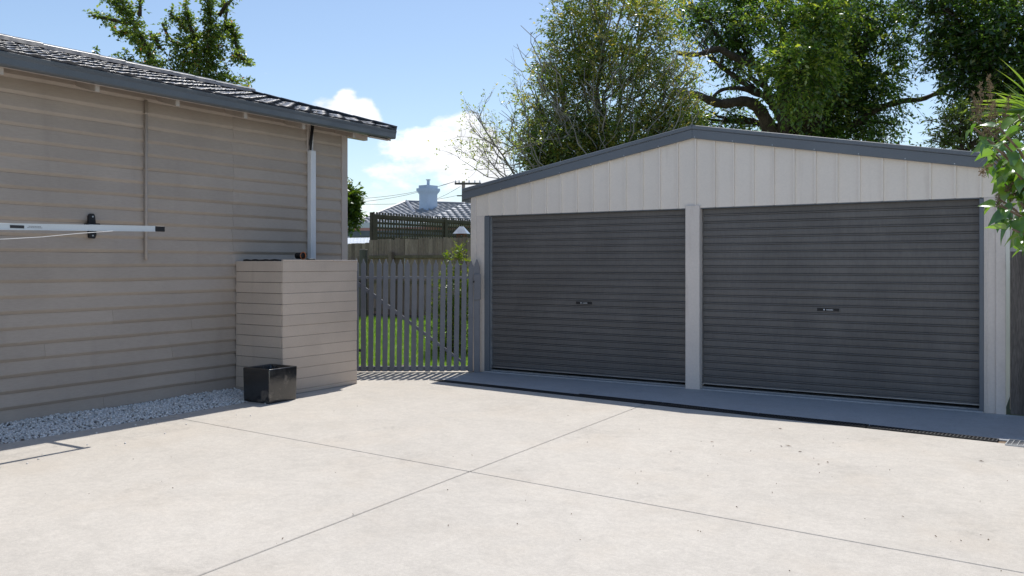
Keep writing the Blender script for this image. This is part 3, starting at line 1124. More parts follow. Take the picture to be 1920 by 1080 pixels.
tag(pit, 'small galvanised grated pit at the right end of the channel drain', 'drain pit')
pm = MB()
MB().box(0, .42, -.12, .13, -.10, -.045).build('pit_base', 'soil', pit)
pm.box(0, .42, -.12, -.112, -.03, .012).box(0, .42, .122, .13, -.03, .012).box(0, .008, -.112, .122, -.03, .012).box(.412, .42, -.112, .122, -.03, .012)
for i in range(9):
    pm.box(.04 + i * .042, .045 + i * .042, -.112, .122, -.02, .010)
for i in range(4):
    pm.box(.008, .412, -.075 + i * .05, -.071 + i * .05, -.012, .008)
pm.build('grate', 'galv', pit)

# ------------------------------------------------------------------ picket gate and its post
ga, gb = Vector((-8.19, 8.79, 0)), Vector((-6.82, 9.695, 0))
gdir = gb - ga
GL = gdir.length
gate = empty('picket_gate', ga, math.atan2(gdir.y, gdir.x))
tag(gate, 'blue grey timber picket gate between the utility box and the garage', 'gate')
npk = 17
pw = .068
step = (GL - pw) / (npk - 1)


def picket_mesh(h):
    poly = [(0, .0), (pw, .0), (pw, h - .075), (pw * .74, h - .045), (pw * .62, h - .008), (pw * .5, h), (pw * .38, h - .008), (pw * .26, h - .045), (0, h - .075)]
    return MB().prism(poly, 'y', -.010, .010).mesh('picket', 'gate_paint', bevel=.002)


pms = [picket_mesh(h) for h in (1.555, 1.545, 1.535)]
for i in range(npk):
    tilt = .012 + random.gauss(0, .003) if i > 1 else 0
    M = Matrix.Translation((i * step, -.032, .018 + random.gauss(0, .003))) @ Matrix.Rotation(tilt, 4, 'Y')
    put('picket', pms[i * 3 // npk], None, gate, M)
for z in (.055, 1.325):
    MB().box(-.01, GL + .0, -.021, .021, z - .03 if z > 1 else z - .03, z + (.005 if z > 1 else .03)).build('rail', 'gate_paint', gate, bevel=.003)
bd = MB()
bd.add([(0.02, -.020, 1.285), (.02, .02, 1.285), (.02, .02, 1.22), (.02, -.02, 1.22), (GL - .1, -.02, .125), (GL - .1, .02, .125), (GL - .1, .02, .06 + .025), (GL - .1, -.02, .06 + .025)],
       [(0, 1, 2, 3), (4, 7, 6, 5), (0, 4, 5, 1), (1, 5, 6, 2), (2, 6, 7, 3), (3, 7, 4, 0)])
bd.build('brace', 'gate_paint', gate)
for z in (.3, 1.25):
    MB().box(-.05, .10, .022, .027, z - .018, z + .018).build('hinge', 'black_rubber', gate)
gp_ = empty('gate_post', gb + Vector((.012, .006, 0)), math.atan2(gdir.y, gdir.x))
tag(gp_, 'blue grey gate post with pointed top beside the garage corner', 'post')
MB().prism([(0, 0), (.085, 0), (.085, 1.44), (.072, 1.50), (.052, 1.555), (.042, 1.57), (.032, 1.555), (.012, 1.50), (0, 1.44)], 'y', -.045, .03).build('post', 'gate_paint', gp_, bevel=.004)
MB().prism([(.004, 1.0), (.095, 1.01), (.098, 1.36), (.0, 1.36)], 'y', -.068, -.0455).build('latch_block', 'gate_paint', gp_, bevel=.004)
MB().tube([(.0, -.080, 1.255), (.0, -.068, 1.255)], .014, 12).build('latch', 'black_rubber', gp_)

# ------------------------------------------------------------------ paling fence behind the lawn
FY = 16.4


def paling_fence(name, x0, x1, y, top, wd, mat, label, group=None, rails=True, face=-1, seed=1, topvar=.012):
    random.seed(seed)
    f = empty(name, ((x0 + x1) / 2, y, 0))
    tag(f, label, 'fence', group)
    c = (x0 + x1) / 2
    meshes = [MB().box(0, wd - .004, -.008, .008, 0, 1).mesh('paling', mat, bevel=.0) for _ in range(1)]
    x = x0
    while x < x1 - .01:
        sc = random.uniform(.93, 1.02)
        h = top + random.gauss(0, topvar)
        M = Matrix.Translation((x - c, random.gauss(0, .004), .02)) @ Matrix.Rotation(random.gauss(0, .004), 4, 'Y') @ Matrix.Diagonal((sc, 1, h, 1))
        put('paling', meshes[0], None, f, M)
        x += wd * sc
    if rails:
        for z in (top - .42, top * .5, .35):
            MB().box(x0 - c, x1 - c, .010 * face, .055 * face, z - .04, z + .04).build('rail', 'fence_rail', f, bevel=.004) if face > 0 else \
                MB().box(x0 - c, x1 - c, -.055, -.010, z - .04, z + .04).build('rail', 'fence_rail', f, bevel=.004)
        xx = x0 + .8
        while xx < x1:
            MB().box(xx - c - .05, xx - c + .05, -.155, -.056, 0, top - .3).build('post', 'old_timber', f, bevel=.006)
            xx += 2.4
    random.seed(seed + 99)
    return f


paling_fence('paling_fence', -14.75, -9.0, FY, 2.10, .150, 'old_timber', 'weathered grey paling fence across the back of the lawn', seed=3)
paling_fence('paling_fence', -18.2, -14.76, FY + .02, 2.00, .125, 'old_timber', 'lower stretch of grey paling fence beside the house corner', seed=4, topvar=.02)
tag(MB().tube([(0, 0, 0), (0, 0, 1.0), (.01, 0, 1.84), (.01, 0, 1.86)], [.10, .095, .10, .085], 12).build('timber_post', 'dark_timber', matrix=Matrix.Translation(at(681, 495, 20.6).xy.to_3d())),
    'thick round dark timber post in front of the back paling fence', 'post')

# right-hand fence beside the garage
paling_fence('boundary_fence', -.375, 3.6, GY - .06, 1.60, .165, 'dark_timber', 'dark weathered paling fence to the right of the garage', rails=False, seed=8, topvar=.008)

# ------------------------------------------------------------------ lattice screen
la = at(699, 495, 24.0)
lat = empty('lattice_screen', (la.x, la.y, 0), R(90) - 0.0)
tag(lat, 'dark green timber lattice screen rising behind the paling fence', 'screen')
LL, LT = 6.2, 2.90
slats = MB()
k = .02
while k < LL:
    slats.box(k, k + .058, -.006, .006, 1.7, LT + .07)
    k += .122
z = 1.78
while z < LT - .06:
    slats.box(0, LL, .0065, .0185, z, z + .062)
    z += .142
tag(slats.build('lattice_slats', 'lattice_paint', lat), kind='stuff')
MB().box(-.02, LL, -.03, -.0065, LT - .10, LT).build('top_rail', 'lattice_paint', lat, bevel=.004)
for xx in (0, 3.35, LL - .1):
    MB().box(xx, xx + .10, .019, .12, 0, LT + .06).build('post', 'lattice_paint', lat, bevel=.005)
    MB().box(xx - .04, xx + .12, -.05, -.031, 1.7, LT).build('cover_strip', 'lattice_paint', lat, bevel=.003)

# bird feeder on a post behind the fence
bf = at(865.5, 495, 21.6)
bird = empty('bird_feeder', (bf.x, bf.y, 0), R(20))
tag(bird, 'bird feeder with pale metal hip roof standing above the paling fence', 'bird feeder')
MB().tube([(0, 0, 0), (0, 0, 2.07)], .03, 8).build('post', 'old_timber', bird)
MB().box(-.12, .12, -.12, .12, 2.08, 2.14).build('tray', 'rust', bird, bevel=.006)
MB().box(-.11, .11, -.11, .11, 2.235, 2.265).build('plate', 'rust', bird, bevel=.004)
for sx in (-1, 1):
    for sy in (-1, 1):
        MB().box(sx * .09 - .012, sx * .09 + .012, sy * .09 - .012, sy * .09 + .012, 2.14, 2.235).build('corner_post', 'rust', bird)
MB().add([(-.18, -.18, 2.266), (.18, -.18, 2.266), (.18, .18, 2.266), (-.18, .18, 2.266), (-.05, -.02, 2.45), (.05, -.02, 2.45), (.05, .02, 2.45), (-.05, .02, 2.45)],
         [(3, 2, 1, 0), (4, 5, 6, 7), (0, 1, 5, 4), (1, 2, 6, 5), (2, 3, 7, 6), (3, 0, 4, 7)]).build('roof', 'galv', bird)

# ------------------------------------------------------------------ houses beyond the fence
FD = 40.0


def hip_faces(mb_t, a, b, c, d, spacing=.30):
    """ribbed courses on the quad a-b (eave) c-d (ridge, c above b): real stepped courses"""
    a, b, c, d = map(Vector, (a, b, c, d))
    nrm = (b - a).cross(d - a)
    nrm.normalize()
    if nrm.z < 0:
        nrm = -nrm
    nrows = max(2, int(((d - a).length + (c - b).length) / 2 / spacing))
    for r in range(nrows):
        t0, t1 = r / nrows, (r + 1) / nrows
        p0, p1 = a.lerp(d, t0), b.lerp(c, t0)
        q0, q1 = a.lerp(d, t1), b.lerp(c, t1)
        L0 = (p1 - p0).length
        m = max(1, int(L0 / .30))
        vs, fs = [], []
        for i in range(m * 3 + 1):
            u = i / (m * 3)
            w_ = [.0, .055, .02][i % 3]
            lo = p0.lerp(p1, u)
            hi = q0.lerp(q1, u)
            vs += [lo - nrm * .01, lo + nrm * (.07 + w_), hi + nrm * (.0 + w_)]
        for i in range(m * 3):
            q = i * 3
            fs += [(q, q + 3, q + 4, q + 1), (q + 1, q + 4, q + 5, q + 2)]
        mb_t.add(vs, fs)


far = empty('tiled_house', at(800, 495, FD + 3).xy.to_3d())
tag(far, 'neighbouring house with pale grey tiled hip roof and blue white chimney', 'house')
FO = Vector(far.location)


def fput(mb, name, mat, parent=None, bevel=0, smooth=False):
    mb.v = [tuple(Vector(p) - FO) for p in mb.v]
    return mb.build(name, mat, parent or far, bevel=bevel, smooth=smooth)


eL = at(664, 421, FD)                     # left eave corner
eR = at(905, 421, FD - 2)
rL = at(762, 381, FD + 3.4)               # ridge end
rR = at(905, 386, FD + 3.0)
bL = at(690, 421, FD + 7)
t = MB()
hip_faces(t, eL, eR, rR, rL)
hip_faces(t, bL, eL, rL + Vector((0, 0, -.01)), rL)
froof = fput(t, 'roof', 'far_tile')
froof['kind'] = 'stuff'
t = MB()
e2a, e2b = at(786, 421, FD - 5), at(960, 421, FD - 6.5)
r2 = at(905, 369, FD - 2.5)
hip_faces(t, e2a, e2b, r2 + Vector((.1, 0, 0)), r2)
hip_faces(t, at(830, 421, FD - 1), e2a, r2, r2 + Vector((0, 0, .005)))
wing = fput(t, 'wing_roof', 'far_tile')
wing['kind'] = 'stuff'
rg = MB()
for a, b in ((rL, rR), (rL, eL)):
    rg.tube([a + Vector((0, 0, .06)), b + Vector((0, 0, .06))], .10, 8)
hp_mid = at(792, 421, FD - .7)
rg.tube([rL + Vector((0, 0, .09)), at(778, 404, FD + 1.2) + Vector((0, 0, .09))], .09, 8)
fput(rg, 'ridge_capping', 'far_ridge')
# walls under the eaves
wl = MB()
base_pts = [at(668, 421, FD + .5), at(905, 421, FD - 1.5), at(905, 421, FD + 8), at(694, 421, FD + 7.5)]
wl.prism([(p.x, p.y) for p in base_pts], 'z', 0, eL.z - .02)
fput(wl, 'wall', 'far_wall')
vr = MB()
v0, v1 = at(650, 421, FD - .8), at(905, 421, FD - 2.8)
v2, v3 = at(905, 421, FD - 4.6), at(640, 421, FD - 2.6)
for nm, mt, za, zb in (('verandah_roof', 'white_tin', eL.z - .28, eL.z - .04), ('verandah_fascia', 'pink_fascia', eL.z - .40, eL.z - .281), ('verandah_beam', 'charcoal_steel', eL.z - .66, eL.z - .401)):
    fput(MB().prism([(p.x, p.y) for p in (v0, v1, v2, v3)], 'z', za, zb), nm, mt)
for pxx in (652, 705, 760, 815, 870):
    q = at(pxx, 421, FD - 2.9)
    fput(MB().box(q.x - .06, q.x + .06, q.y - .06, q.y + .06, 0, eL.z - .661), 'verandah_post', 'white_pvc')
# chimney
cb = at(803, 388, FD + 2.2)
ch = MB()
rz = R(32.5 - 40)


def rbox(mb, c, sx, sy, z0, z1, ang):
    ca, sa = math.cos(ang), math.sin(ang)
    vs = []
    for z in (z0, z1):
        for y in (-sy, sy):
            for x in (-sx, sx):
                vs.append((c.x + x * ca - y * sa, c.y + x * sa + y * ca, z))
    mb.add(vs, [(0, 2, 3, 1), (4, 5, 7, 6), (0, 1, 5, 4), (2, 6, 7, 3), (0, 4, 6, 2), (1, 3, 7, 5)])


pz = lambda py: CAM_H + (495 - py) / 1600 * (FD + 2.2)
rbox(ch, cb, .27, .36, pz(405), pz(364), rz)
chim = fput(ch, 'chimney', 'chimney_paint')
for hw, za, zb in ((.30, 364, 361.5), (.335, 361.5, 359), (.37, 359, 353.5), (.29, 353.5, 348)):
    ch = MB()
    rbox(ch, cb, hw, hw + .085, pz(za) + .001, pz(zb), rz)
    fput(ch, 'chimney_cap', 'chimney_paint', chim)
fput(MB().tube([(cb.x, cb.y, pz(348)), (cb.x, cb.y, pz(338))], .075, 10), 'flue', 'chimney_paint', chim)
fput(MB().tube([(cb.x, cb.y, pz(338)), (cb.x, cb.y, pz(336.5))], .12, 10), 'flue_cap', 'galv', chim)

# low tin-roofed shed behind the fence
sd = empty('garden_shed', at(670, 495, 27).xy.to_3d())
tag(sd, 'low shed with white corrugated roof behind the back fence', 'shed')
SO = Vector(sd.location)
a, b = at(600, 447, 28), at(702, 446, 26)
c, d = at(702, 456, 24.4), at(600, 459, 26.4)
vs, fs = [], []
m = 40
for i in range(m * 2 + 1):
    u = i / (m * 2)
    off = Vector((0, 0, .018 if i % 2 else 0))
    vs += [a.lerp(b, u) + off, d.lerp(c, u) + off]
for i in range(m * 2):
    fs.append((i * 2, i * 2 + 2, i * 2 + 3, i * 2 + 1))
mb = MB().add(vs, fs)
mb.v = [tuple(Vector(p) - SO) for p in mb.v]
mb.build('roof', 'white_tin', sd)
mb = MB().prism([(p.x, p.y) for p in (a, b, c, d)], 'z', 0, min(c.z, d.z) - .03)
mb.v = [tuple(Vector(p) - SO) for p in mb.v]
mb.build('wall', 'far_wall', sd)

# power pole and wires
pd = 60.0
pb = at(869, 495, pd)
pole = empty('power_pole', pb.xy.to_3d(), YAW)
tag(pole, 'timber power pole with crossarms behind the neighbouring house', 'power pole')
zt = CAM_H + (495 - 340) / 1600 * pd
MB().tube([(0, 0, 0), (0, 0, zt)], [.17, .12], 10).build('pole', 'pole_timber', pole, smooth=True)
MB().box(-.62, 1.25, -.12, -.02, zt - .24, zt - .10).build('crossarm', 'pole_timber', pole)
MB().box(-.45, .2, -.12, -.02, zt - 1.06, zt - .98).build('lower_crossarm', 'pole_timber', pole)
for xx in (-.55, -.3, .4, .8, 1.15):
    MB().tube([(xx, -.07, zt - .10), (xx, -.07, zt + .06)], [.05, .03], 8).build('insulator', 'white_pvc', pole)
for (x0, dz, px2, py2, d2) in ((-.55, .04, 655, 381, 52), (-.3, .04, 655, 374, 56), (-.45, -1.0, 655, 382, 50), (-.2, -.35, 770, 384, 58)):
    a = pb.xy.to_3d() + Vector((x0 * CY, x0 * SY, zt + dz))
    b = at(px2, py2, d2)
    pts = [a.lerp(b, i / 10) - Vector((0, 0, .25 * math.sin(math.pi * i / 10))) for i in range(11)]
    pts.append(b + (b - a) * .6 + Vector((0, 0, .2)))
    mbw = MB().tube([p - pb.xy.to_3d() for p in pts], .013, 4)
    o = mbw.build('wire', 'wire', pole, matrix=Matrix.Rotation(-YAW, 4, 'Z'))

# ------------------------------------------------------------------ trees
def tree(name, label, depth, trunk_px, blobs_px, n_twigs, nleaf, llen, lwid, mat, tlen=.35, limbs=(), bark='bark', droop=.3,
         tint=(.25, .45), tips=None, twig_r=.006, base_r=.22, shell=2.0, group=None, stems=(), hub=None, flower=0, spread=.9):
    blobs = px_blobs(depth, blobs_px)
    base = at(trunk_px, 495, depth).xy.to_3d() + Vector((0, 0, -.1))
    root = empty(name, base)
    tag(root, label, 'tree', group)
    P, U, idx = in_blobs(blobs, n_twigs, shell)
    # clumped density: thin out through a noise so gaps show
    ph = rng.uniform(0, 6, 3)
    f = np.sin(P[:, 0] * 3.1 + ph[0]) + np.sin(P[:, 1] * 3.7 + ph[1]) + np.sin(P[:, 2] * 4.3 + ph[2]) + np.sin((P[:, 0] + P[:, 2]) * 6.1)
    keep = f + rng.normal(0, .8, len(P)) > -1.1
    P, U, idx = P[keep], U[keep], idx[keep]
    D = U + rng.normal(0, .5, P.shape) + np.array([0, 0, .15])
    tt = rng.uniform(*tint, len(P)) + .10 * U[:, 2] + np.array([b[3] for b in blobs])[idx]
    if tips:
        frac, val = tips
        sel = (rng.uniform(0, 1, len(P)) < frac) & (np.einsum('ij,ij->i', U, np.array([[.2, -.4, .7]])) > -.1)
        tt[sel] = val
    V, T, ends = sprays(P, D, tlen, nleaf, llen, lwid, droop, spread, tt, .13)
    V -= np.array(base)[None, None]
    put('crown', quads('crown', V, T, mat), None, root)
    tw = MB()
    sel = rng.choice(len(P), min(len(P), 1600), replace=False)
    twig_mesh(tw, P[sel] - np.array(base), ends[sel] - np.array(base), twig_r)
    if hub is None:
        hub = at(trunk_px, 330, depth)
    br = MB()
    tr = MB()
    tr.tube([p - base for p in wander(base, hub, 6, .04)], [base_r * (1 - .09 * i) for i in range(7)], 10)
    for k, b in enumerate(blobs):
        pts = wander(hub, b[0], 6, .10)
        r0 = base_r * (.30 if k % 3 else .42)
        br.tube([p - base for p in pts], [r0 * (1 - .13 * i) + .006 for i in range(7)], 6)
        for _ in range(7):
            u = unit(rng.normal(size=3))
            q = b[0] + Vector(tuple(u * np.array(b[1]) * .9))
            st = pts[random.randint(3, 6)]
            br.tube([p - base for p in wander(st, q, 4, .10)], [.03, .024, .018, .012, .006], 5)
    tr.build('trunk', bark, root, smooth=True)
    br.build('branches', bark, root, smooth=True)
    tw.build('twigs', 'twig' if bark == 'pale_bark' else bark, root)
    for pts, rad in limbs:
        q = [at(*p) - base for p in pts]
        # smooth the poly-line
        fine = []
        for i in range(len(q) - 1):
            p0, p1, p2, p3 = q[max(i - 1, 0)], q[i], q[i + 1], q[min(i + 2, len(q) - 1)]
            for s in range(5):
                t_ = s / 5
                fine.append(.5 * ((2 * p1) + (p2 - p0) * t_ + (2 * p0 - 5 * p1 + 4 * p2 - p3) * t_ ** 2 + (3 * p1 - p0 - 3 * p2 + p3) * t_ ** 3))
        fine.append(q[-1])
        m = len(fine)
        MB().tube(fine, [rad * (1 - .65 * i / m) * (1 + .08 * math.sin(i * 2.1)) for i in range(m)], 9).build('limb', bark, root, smooth=True)
    if stems:
        sm_ = MB()
        for pts, rad in stems:
            q = [at(*p) - base + Vector((random.gauss(0, .03), random.gauss(0, .03), 0)) for p in pts]
            sm_.tube(q, [rad * (1 - .6 * i / len(q)) for i in range(len(q))], 5)
        sm_.build('pale_stems', 'pale_bark', root, smooth=True)
    return root


# fine-leaved tree with bronze tips, left of the garage ridge
random.seed(21)
st = []
for k in range(50):
    x0 = random.uniform(1005, 1290)
    y0 = random.uniform(160, 325)
    ln = random.uniform(45, 130)
    lean = (x0 - 1140) * .30 + random.gauss(0, 26)
    dd = 17.3 + random.uniform(-.6, .8)
    q = []
    for i in range(6):
        f = i / 5
        q.append((x0 + lean * f + random.gauss(0, 4.5), y0 - ln * f + random.gauss(0, 3), dd + random.gauss(0, .05)))
    r0 = random.uniform(.006, .015)
    st.append((q, r0))
    for _ in range(2):
        a = q[random.randint(2, 4)]
        sx = random.choice((-1, 1)) * random.uniform(12, 34)
        st.append(([a, (a[0] + sx * .5, a[1] - random.uniform(8, 18), a[2]), (a[0] + sx, a[1] - random.uniform(18, 46), a[2])], r0 * .5))
tree('bronze_tipped_tree', 'bushy tree with bronze tips and pale upright stems behind the garage, left of its ridge', 19.0, 1135,
     [(1130, 190, 110, 110, 0, 1.2), (1050, 205, 75, 95), (1190, 110, 100, 110), (1085, 110, 70, 80), (1130, 30, 100, 80), (1245, 185, 55, 95), (1015, 280, 50, 60, 0, 1.3),
      (1180, 265, 110, 60, 0, 1.8), (1080, 300, 90, 50, 0, 2.2), (985, 300, 42, 40, 0, 2.0), (1040, 318, 60, 26, -.4, 2.2), (1140, 300, 80, 36, -.4, 2.0), (1270, 230, 45, 40, 0, 1.6), (1285, 160, 30, 45, .3, .6), (1000, 200, 40, 60, 0, .8), (1200, 30, 90, 60), (1130, -60, 110, 60), (1250, 250, 60, 45), (1030, 120, 40, 30, 0, .7), (1075, 45, 50, 30, 0, .7)],
     10500, 9, .088, .038, 'leaf_mid', .34, droop=.15, tint=(.18, .70), tips=(.42, .95), bark='pale_bark', base_r=.16, shell=2.3, stems=st, twig_r=.005)

# bare-branched shrub at its left edge
random.seed(5)
bs = at(1010, 495, 17.5).xy.to_3d()
bare = empty('bare_branched_shrub', bs)
tag(bare, 'nearly bare shrub with grey arching twigs leaning left over the garage roof', 'shrub')
mb = MB()
lv_p, lv_d = [], []


def fork(p, d, L, r, lev):
    q = [Vector(p)]
    dd = Vector(d).normalized()
    for i in range(5):
        dd = (dd + Vector((random.gauss(0, .16), random.gauss(0, .16), random.gauss(.03, .14)))).normalized()
        q.append(q[-1] + dd * L / 5)
    mb.tube(q, [r * (1 - .12 * i) for i in range(6)], 5 if lev < 2 else 4)
    if lev >= 2:
        lv_p.append(tuple(q[-1])), lv_d.append(tuple(dd))
    if lev < 3:
        for k in range(random.choice((3, 4, 4))):
            s = q[random.randint(2, 5)]
            a = (dd + Vector((random.gauss(0, .55), random.gauss(0, .45), random.gauss(.12, .5)))).normalized()
            fork(s, a, L * random.uniform(.48, .7), r * .55, lev + 1)


right = Vector((CY, SY, 0))
for tx, ty, L, r in ((905, 240, 1.5, .026), (890, 330, 1.3, .022), (935, 250, 1.5, .022), (960, 200, 1.5, .022), (900, 300, 1.3, .02), (925, 310, 1.1, .018)):
    o0 = at(1000, 345, 17.5) + Vector((random.gauss(0, .15), random.gauss(0, .2), random.gauss(0, .05)))
    dv = at(tx, ty, 17.4 + random.gauss(0, .3)) - o0
    fork(o0, dv, dv.length * .85, r, 0)
for k in range(5):
    mb.tube(wander(bs, at(1000 + k * 4, 345, 17.5), 4, .05), [.05, .045, .04, .035, .028], 6)
mb.v = [tuple(Vector(p) - bs) for p in mb.v]
mb.build('branches', 'pale_bark', bare, smooth=True)
lp = np.array(lv_p)
ld_ = np.array(lv_d)
V, T, _ = sprays(lp, ld_, .10, 4, .06, .028, .2, .9, np.full(len(lp), .75), .15)
put('leaves', quads('leaves', V - np.array(bs), T, 'leaf_mid'), None, bare)

# big dark tree behind the garage
random.seed(31)
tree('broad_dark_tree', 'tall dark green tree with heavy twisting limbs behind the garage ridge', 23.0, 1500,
     [(1500, 50, 80, 75, -1.8, 1.5, .22), (1496, 132, 62, 62, -2.6, 1.7, .26), (1540, 30, 60, 50, -2.2, 1.3, .2), (1570, 110, 90, 95, 0, 1.2), (1625, 150, 66, 82, 0, 1.2), (1585, 195, 80, 60, 0, 1.3), (1642, 225, 46, 38, 0, 1.3), (1520, 222, 55, 38, 0, 1.3),  # seventh values paint sunlit clumps into the leaf colour
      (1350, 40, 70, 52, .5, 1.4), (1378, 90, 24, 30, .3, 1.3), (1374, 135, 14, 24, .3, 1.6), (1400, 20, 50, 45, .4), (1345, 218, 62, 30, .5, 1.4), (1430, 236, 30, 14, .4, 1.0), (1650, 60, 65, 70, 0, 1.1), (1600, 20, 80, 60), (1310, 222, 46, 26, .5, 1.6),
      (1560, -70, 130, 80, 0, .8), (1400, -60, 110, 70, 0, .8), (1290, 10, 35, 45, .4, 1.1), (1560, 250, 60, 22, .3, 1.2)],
     9600, 9, .128, .052, 'leaf_dark', .50, droop=.45, tint=(.08, .75), tips=(.20, .96), base_r=.30, shell=2.2, hub=at(1500, 258, 23.0), twig_r=.008,  # extra pale tips put sunlit highlights into the leaf tint
     limbs=[([(1452, 300, 22), (1442, 245, 22), (1425, 207, 21.9), (1398, 190, 21.8), (1350, 194, 21.8), (1305, 178, 21.7), (1270, 176, 21.7)], .20),
            ([(1470, 300, 22.4), (1469, 240, 22.4), (1466, 170, 22.3), (1462, 120, 22.3), (1470, 60, 22.3)], .19),
            ([(1466, 182, 22.2), (1425, 178, 22.2), (1392, 166, 22.1), (1355, 168, 22.1), (1332, 186, 22.1)], .09),
            ([(1462, 140, 22.3), (1405, 118, 22.2), (1375, 106, 22.2), (1345, 92, 22.1), (1310, 102, 22.0), (1270, 100, 22.0)], .13),
            ([(1530, 300, 23), (1560, 245, 23), (1600, 235, 23), (1645, 205, 22.8), (1690, 190, 22.8), (1735, 184, 22.8), (1790, 155, 22.8)], .13),
            ([(1735, 184, 22.8), (1765, 176, 22.8), (1800, 185, 22.8)], .05)])

random.seed(41)
tree('dense_evergreen_tree', 'dense dark tree hanging over the top right corner behind the garage', 21.0, 1990,
     [(1830, 40, 75, 80, 0, 1.2), (1900, 90, 85, 95, -.5, 1.3), (1785, 105, 48, 50, 0, 1.2), (1880, 175, 75, 45, 0, 1.4), (1765, 25, 45, 50, 0, 1.0), (1980, 60, 90, 110), (1850, 140, 60, 45, -.5, 1.2), (1960, 190, 80, 70), (1900, -30, 110, 50, 0, .8), (1740, -10, 50, 40, 0, .8)],
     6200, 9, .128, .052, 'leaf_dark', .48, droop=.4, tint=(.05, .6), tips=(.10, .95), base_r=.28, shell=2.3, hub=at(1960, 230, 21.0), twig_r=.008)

tree('slender_gum_tree', 'small sparse light green tree beyond the right end of the garage roof', 19.0, 1800,
     [(1795, 235, 34, 28), (1765, 262, 24, 16), (1830, 262, 34, 18), (1815, 215, 22, 18), (1870, 265, 40, 24)],
     520, 8, .12, .045, 'leaf_olive', .34, droop=.3, tint=(.35, .7), base_r=.09, shell=1.8, hub=at(1805, 285, 19.0))

tree('round_hedge_tree', 'round bright green tree glimpsed beside the house corner', 32.0, 640,
     [(648, 375, 22, 26), (652, 408, 22, 14), (640, 350, 16, 16)],
     520, 9, .20, .10, 'leaf_lime', .35, droop=.2, tint=(.1, .5), base_r=.15, shell=2.5, hub=at(640, 430, 32))

# fruit tree behind the house roof: arms clothed in leaves
random.seed(51)
AD = 20.0
ab = at(340, 495, AD).xy.to_3d()
apple = empty('fruit_tree', ab)
tag(apple, 'fruit tree with leafy upright and drooping shoots above the house roof', 'tree')
arms = [([(300, 175), (285, 110), (264, 68), (245, 30), (218, -12)], 15, 170), ([(240, 45), (205, 36), (172, 29)], 5, 34), ([(240, 25), (215, 8), (196, -6)], 6, 40),
        ([(262, 68), (240, 58), (215, 60)], 7, 40), ([(285, 110), (262, 85), (250, 68)], 10, 60),
        ([(390, 90), (395, 45), (390, -8)], 11, 110), ([(370, 90), (355, 45), (348, 8)], 8, 70), ([(350, 60), (338, 38), (318, 26)], 6, 40),
        ([(400, 75), (424, 46), (438, 58), (444, 90), (441, 117)], 7, 110), ([(444, 100), (458, 112), (471, 124)], 4, 22),
        ([(335, 90), (315, 68), (304, 44)], 3, 20), ([(300, 90), (292, 75), (283, 62)], 5, 22), ([(420, 60), (425, 20), (418, -8)], 3, 14), ([(410, 30), (425, 8), (440, -5)], 3, 16),
        ([(262, 30), (263, 10), (263, -5)], 2, 10)]
P, D = [], []
br = MB()
s = AD / 1600
for pts, rad, cnt in arms:
    dd = AD + random.uniform(-.5, .5)
    q = [at(x, y, dd) for x, y in pts]
    br.tube([p - ab for p in q], [.045 * (1 - .8 * i / len(q)) + .006 for i in range(len(q))], 6)
    for _ in range(int(cnt * 1.5)):
        t_ = random.random() * (len(q) - 1)
        i = int(t_)
        p = q[i].lerp(q[i + 1], t_ - i)
        o = Vector(tuple(unit(rng.normal(size=3)))) * rad * s * random.uniform(.1, 1)
        P.append(tuple(p + o * .5)), D.append(tuple(o.normalized() + Vector((0, 0, .2))))
bl = px_blobs(AD, [(375, 115, 42, 34), (352, 88, 30, 30), (330, 140, 42, 24), (398, 80, 26, 34), (395, 140, 32, 32), (275, 128, 32, 15), (300, 140, 36, 18), (455, 160, 16, 14), (178, 96, 7, 6), (232, 108, 18, 8), (415, 165, 30, 20), (350, 175, 60, 20)])
Q, U, _ = in_blobs(bl, 1500, 2.2)
P = np.concatenate([np.array(P), Q])
D = np.concatenate([np.array(D), U + rng.normal(0, .5, U.shape)])
V, T, ends = sprays(P, D, .17, 7, .085, .052, .15, 1.0, rng.uniform(.2, .7, len(P)), .2)
put('crown', quads('crown', V - np.array(ab), T, 'leaf_olive'), None, apple)
for b in bl:
    br.tube([p - ab for p in wander(at(340, 230, AD), b[0], 5, .08)], [.06, .05, .04, .03, .02, .012], 6)
br.tube([Vector((0, 0, -.1)), Vector((.05, 0, 1.5)), at(340, 230, AD) - ab], [.16, .14, .10], 10)
br.build('branches', 'bark', apple, smooth=True)
fr = MB()
for k in range(46):
    p = P[rng.integers(len(P))] - np.array(ab)
    r_ = random.uniform(.018, .03)
    fr.add([(p[0] + a * r_, p[1] + b * r_, p[2] + c_ * r_) for a, b, c_ in ((1, 0, 0), (-1, 0, 0), (0, 1, 0), (0, -1, 0), (0, 0, 1), (0, 0, -1))],
           [(0, 2, 4), (2, 1, 4), (1, 3, 4), (3, 0, 4), (2, 0, 5), (1, 2, 5), (3, 1, 5), (0, 3, 5)])
mk('fruit', (.22, .05, .035), .5)
tag(fr.build('fruit', 'fruit', apple, smooth=True), kind='stuff')

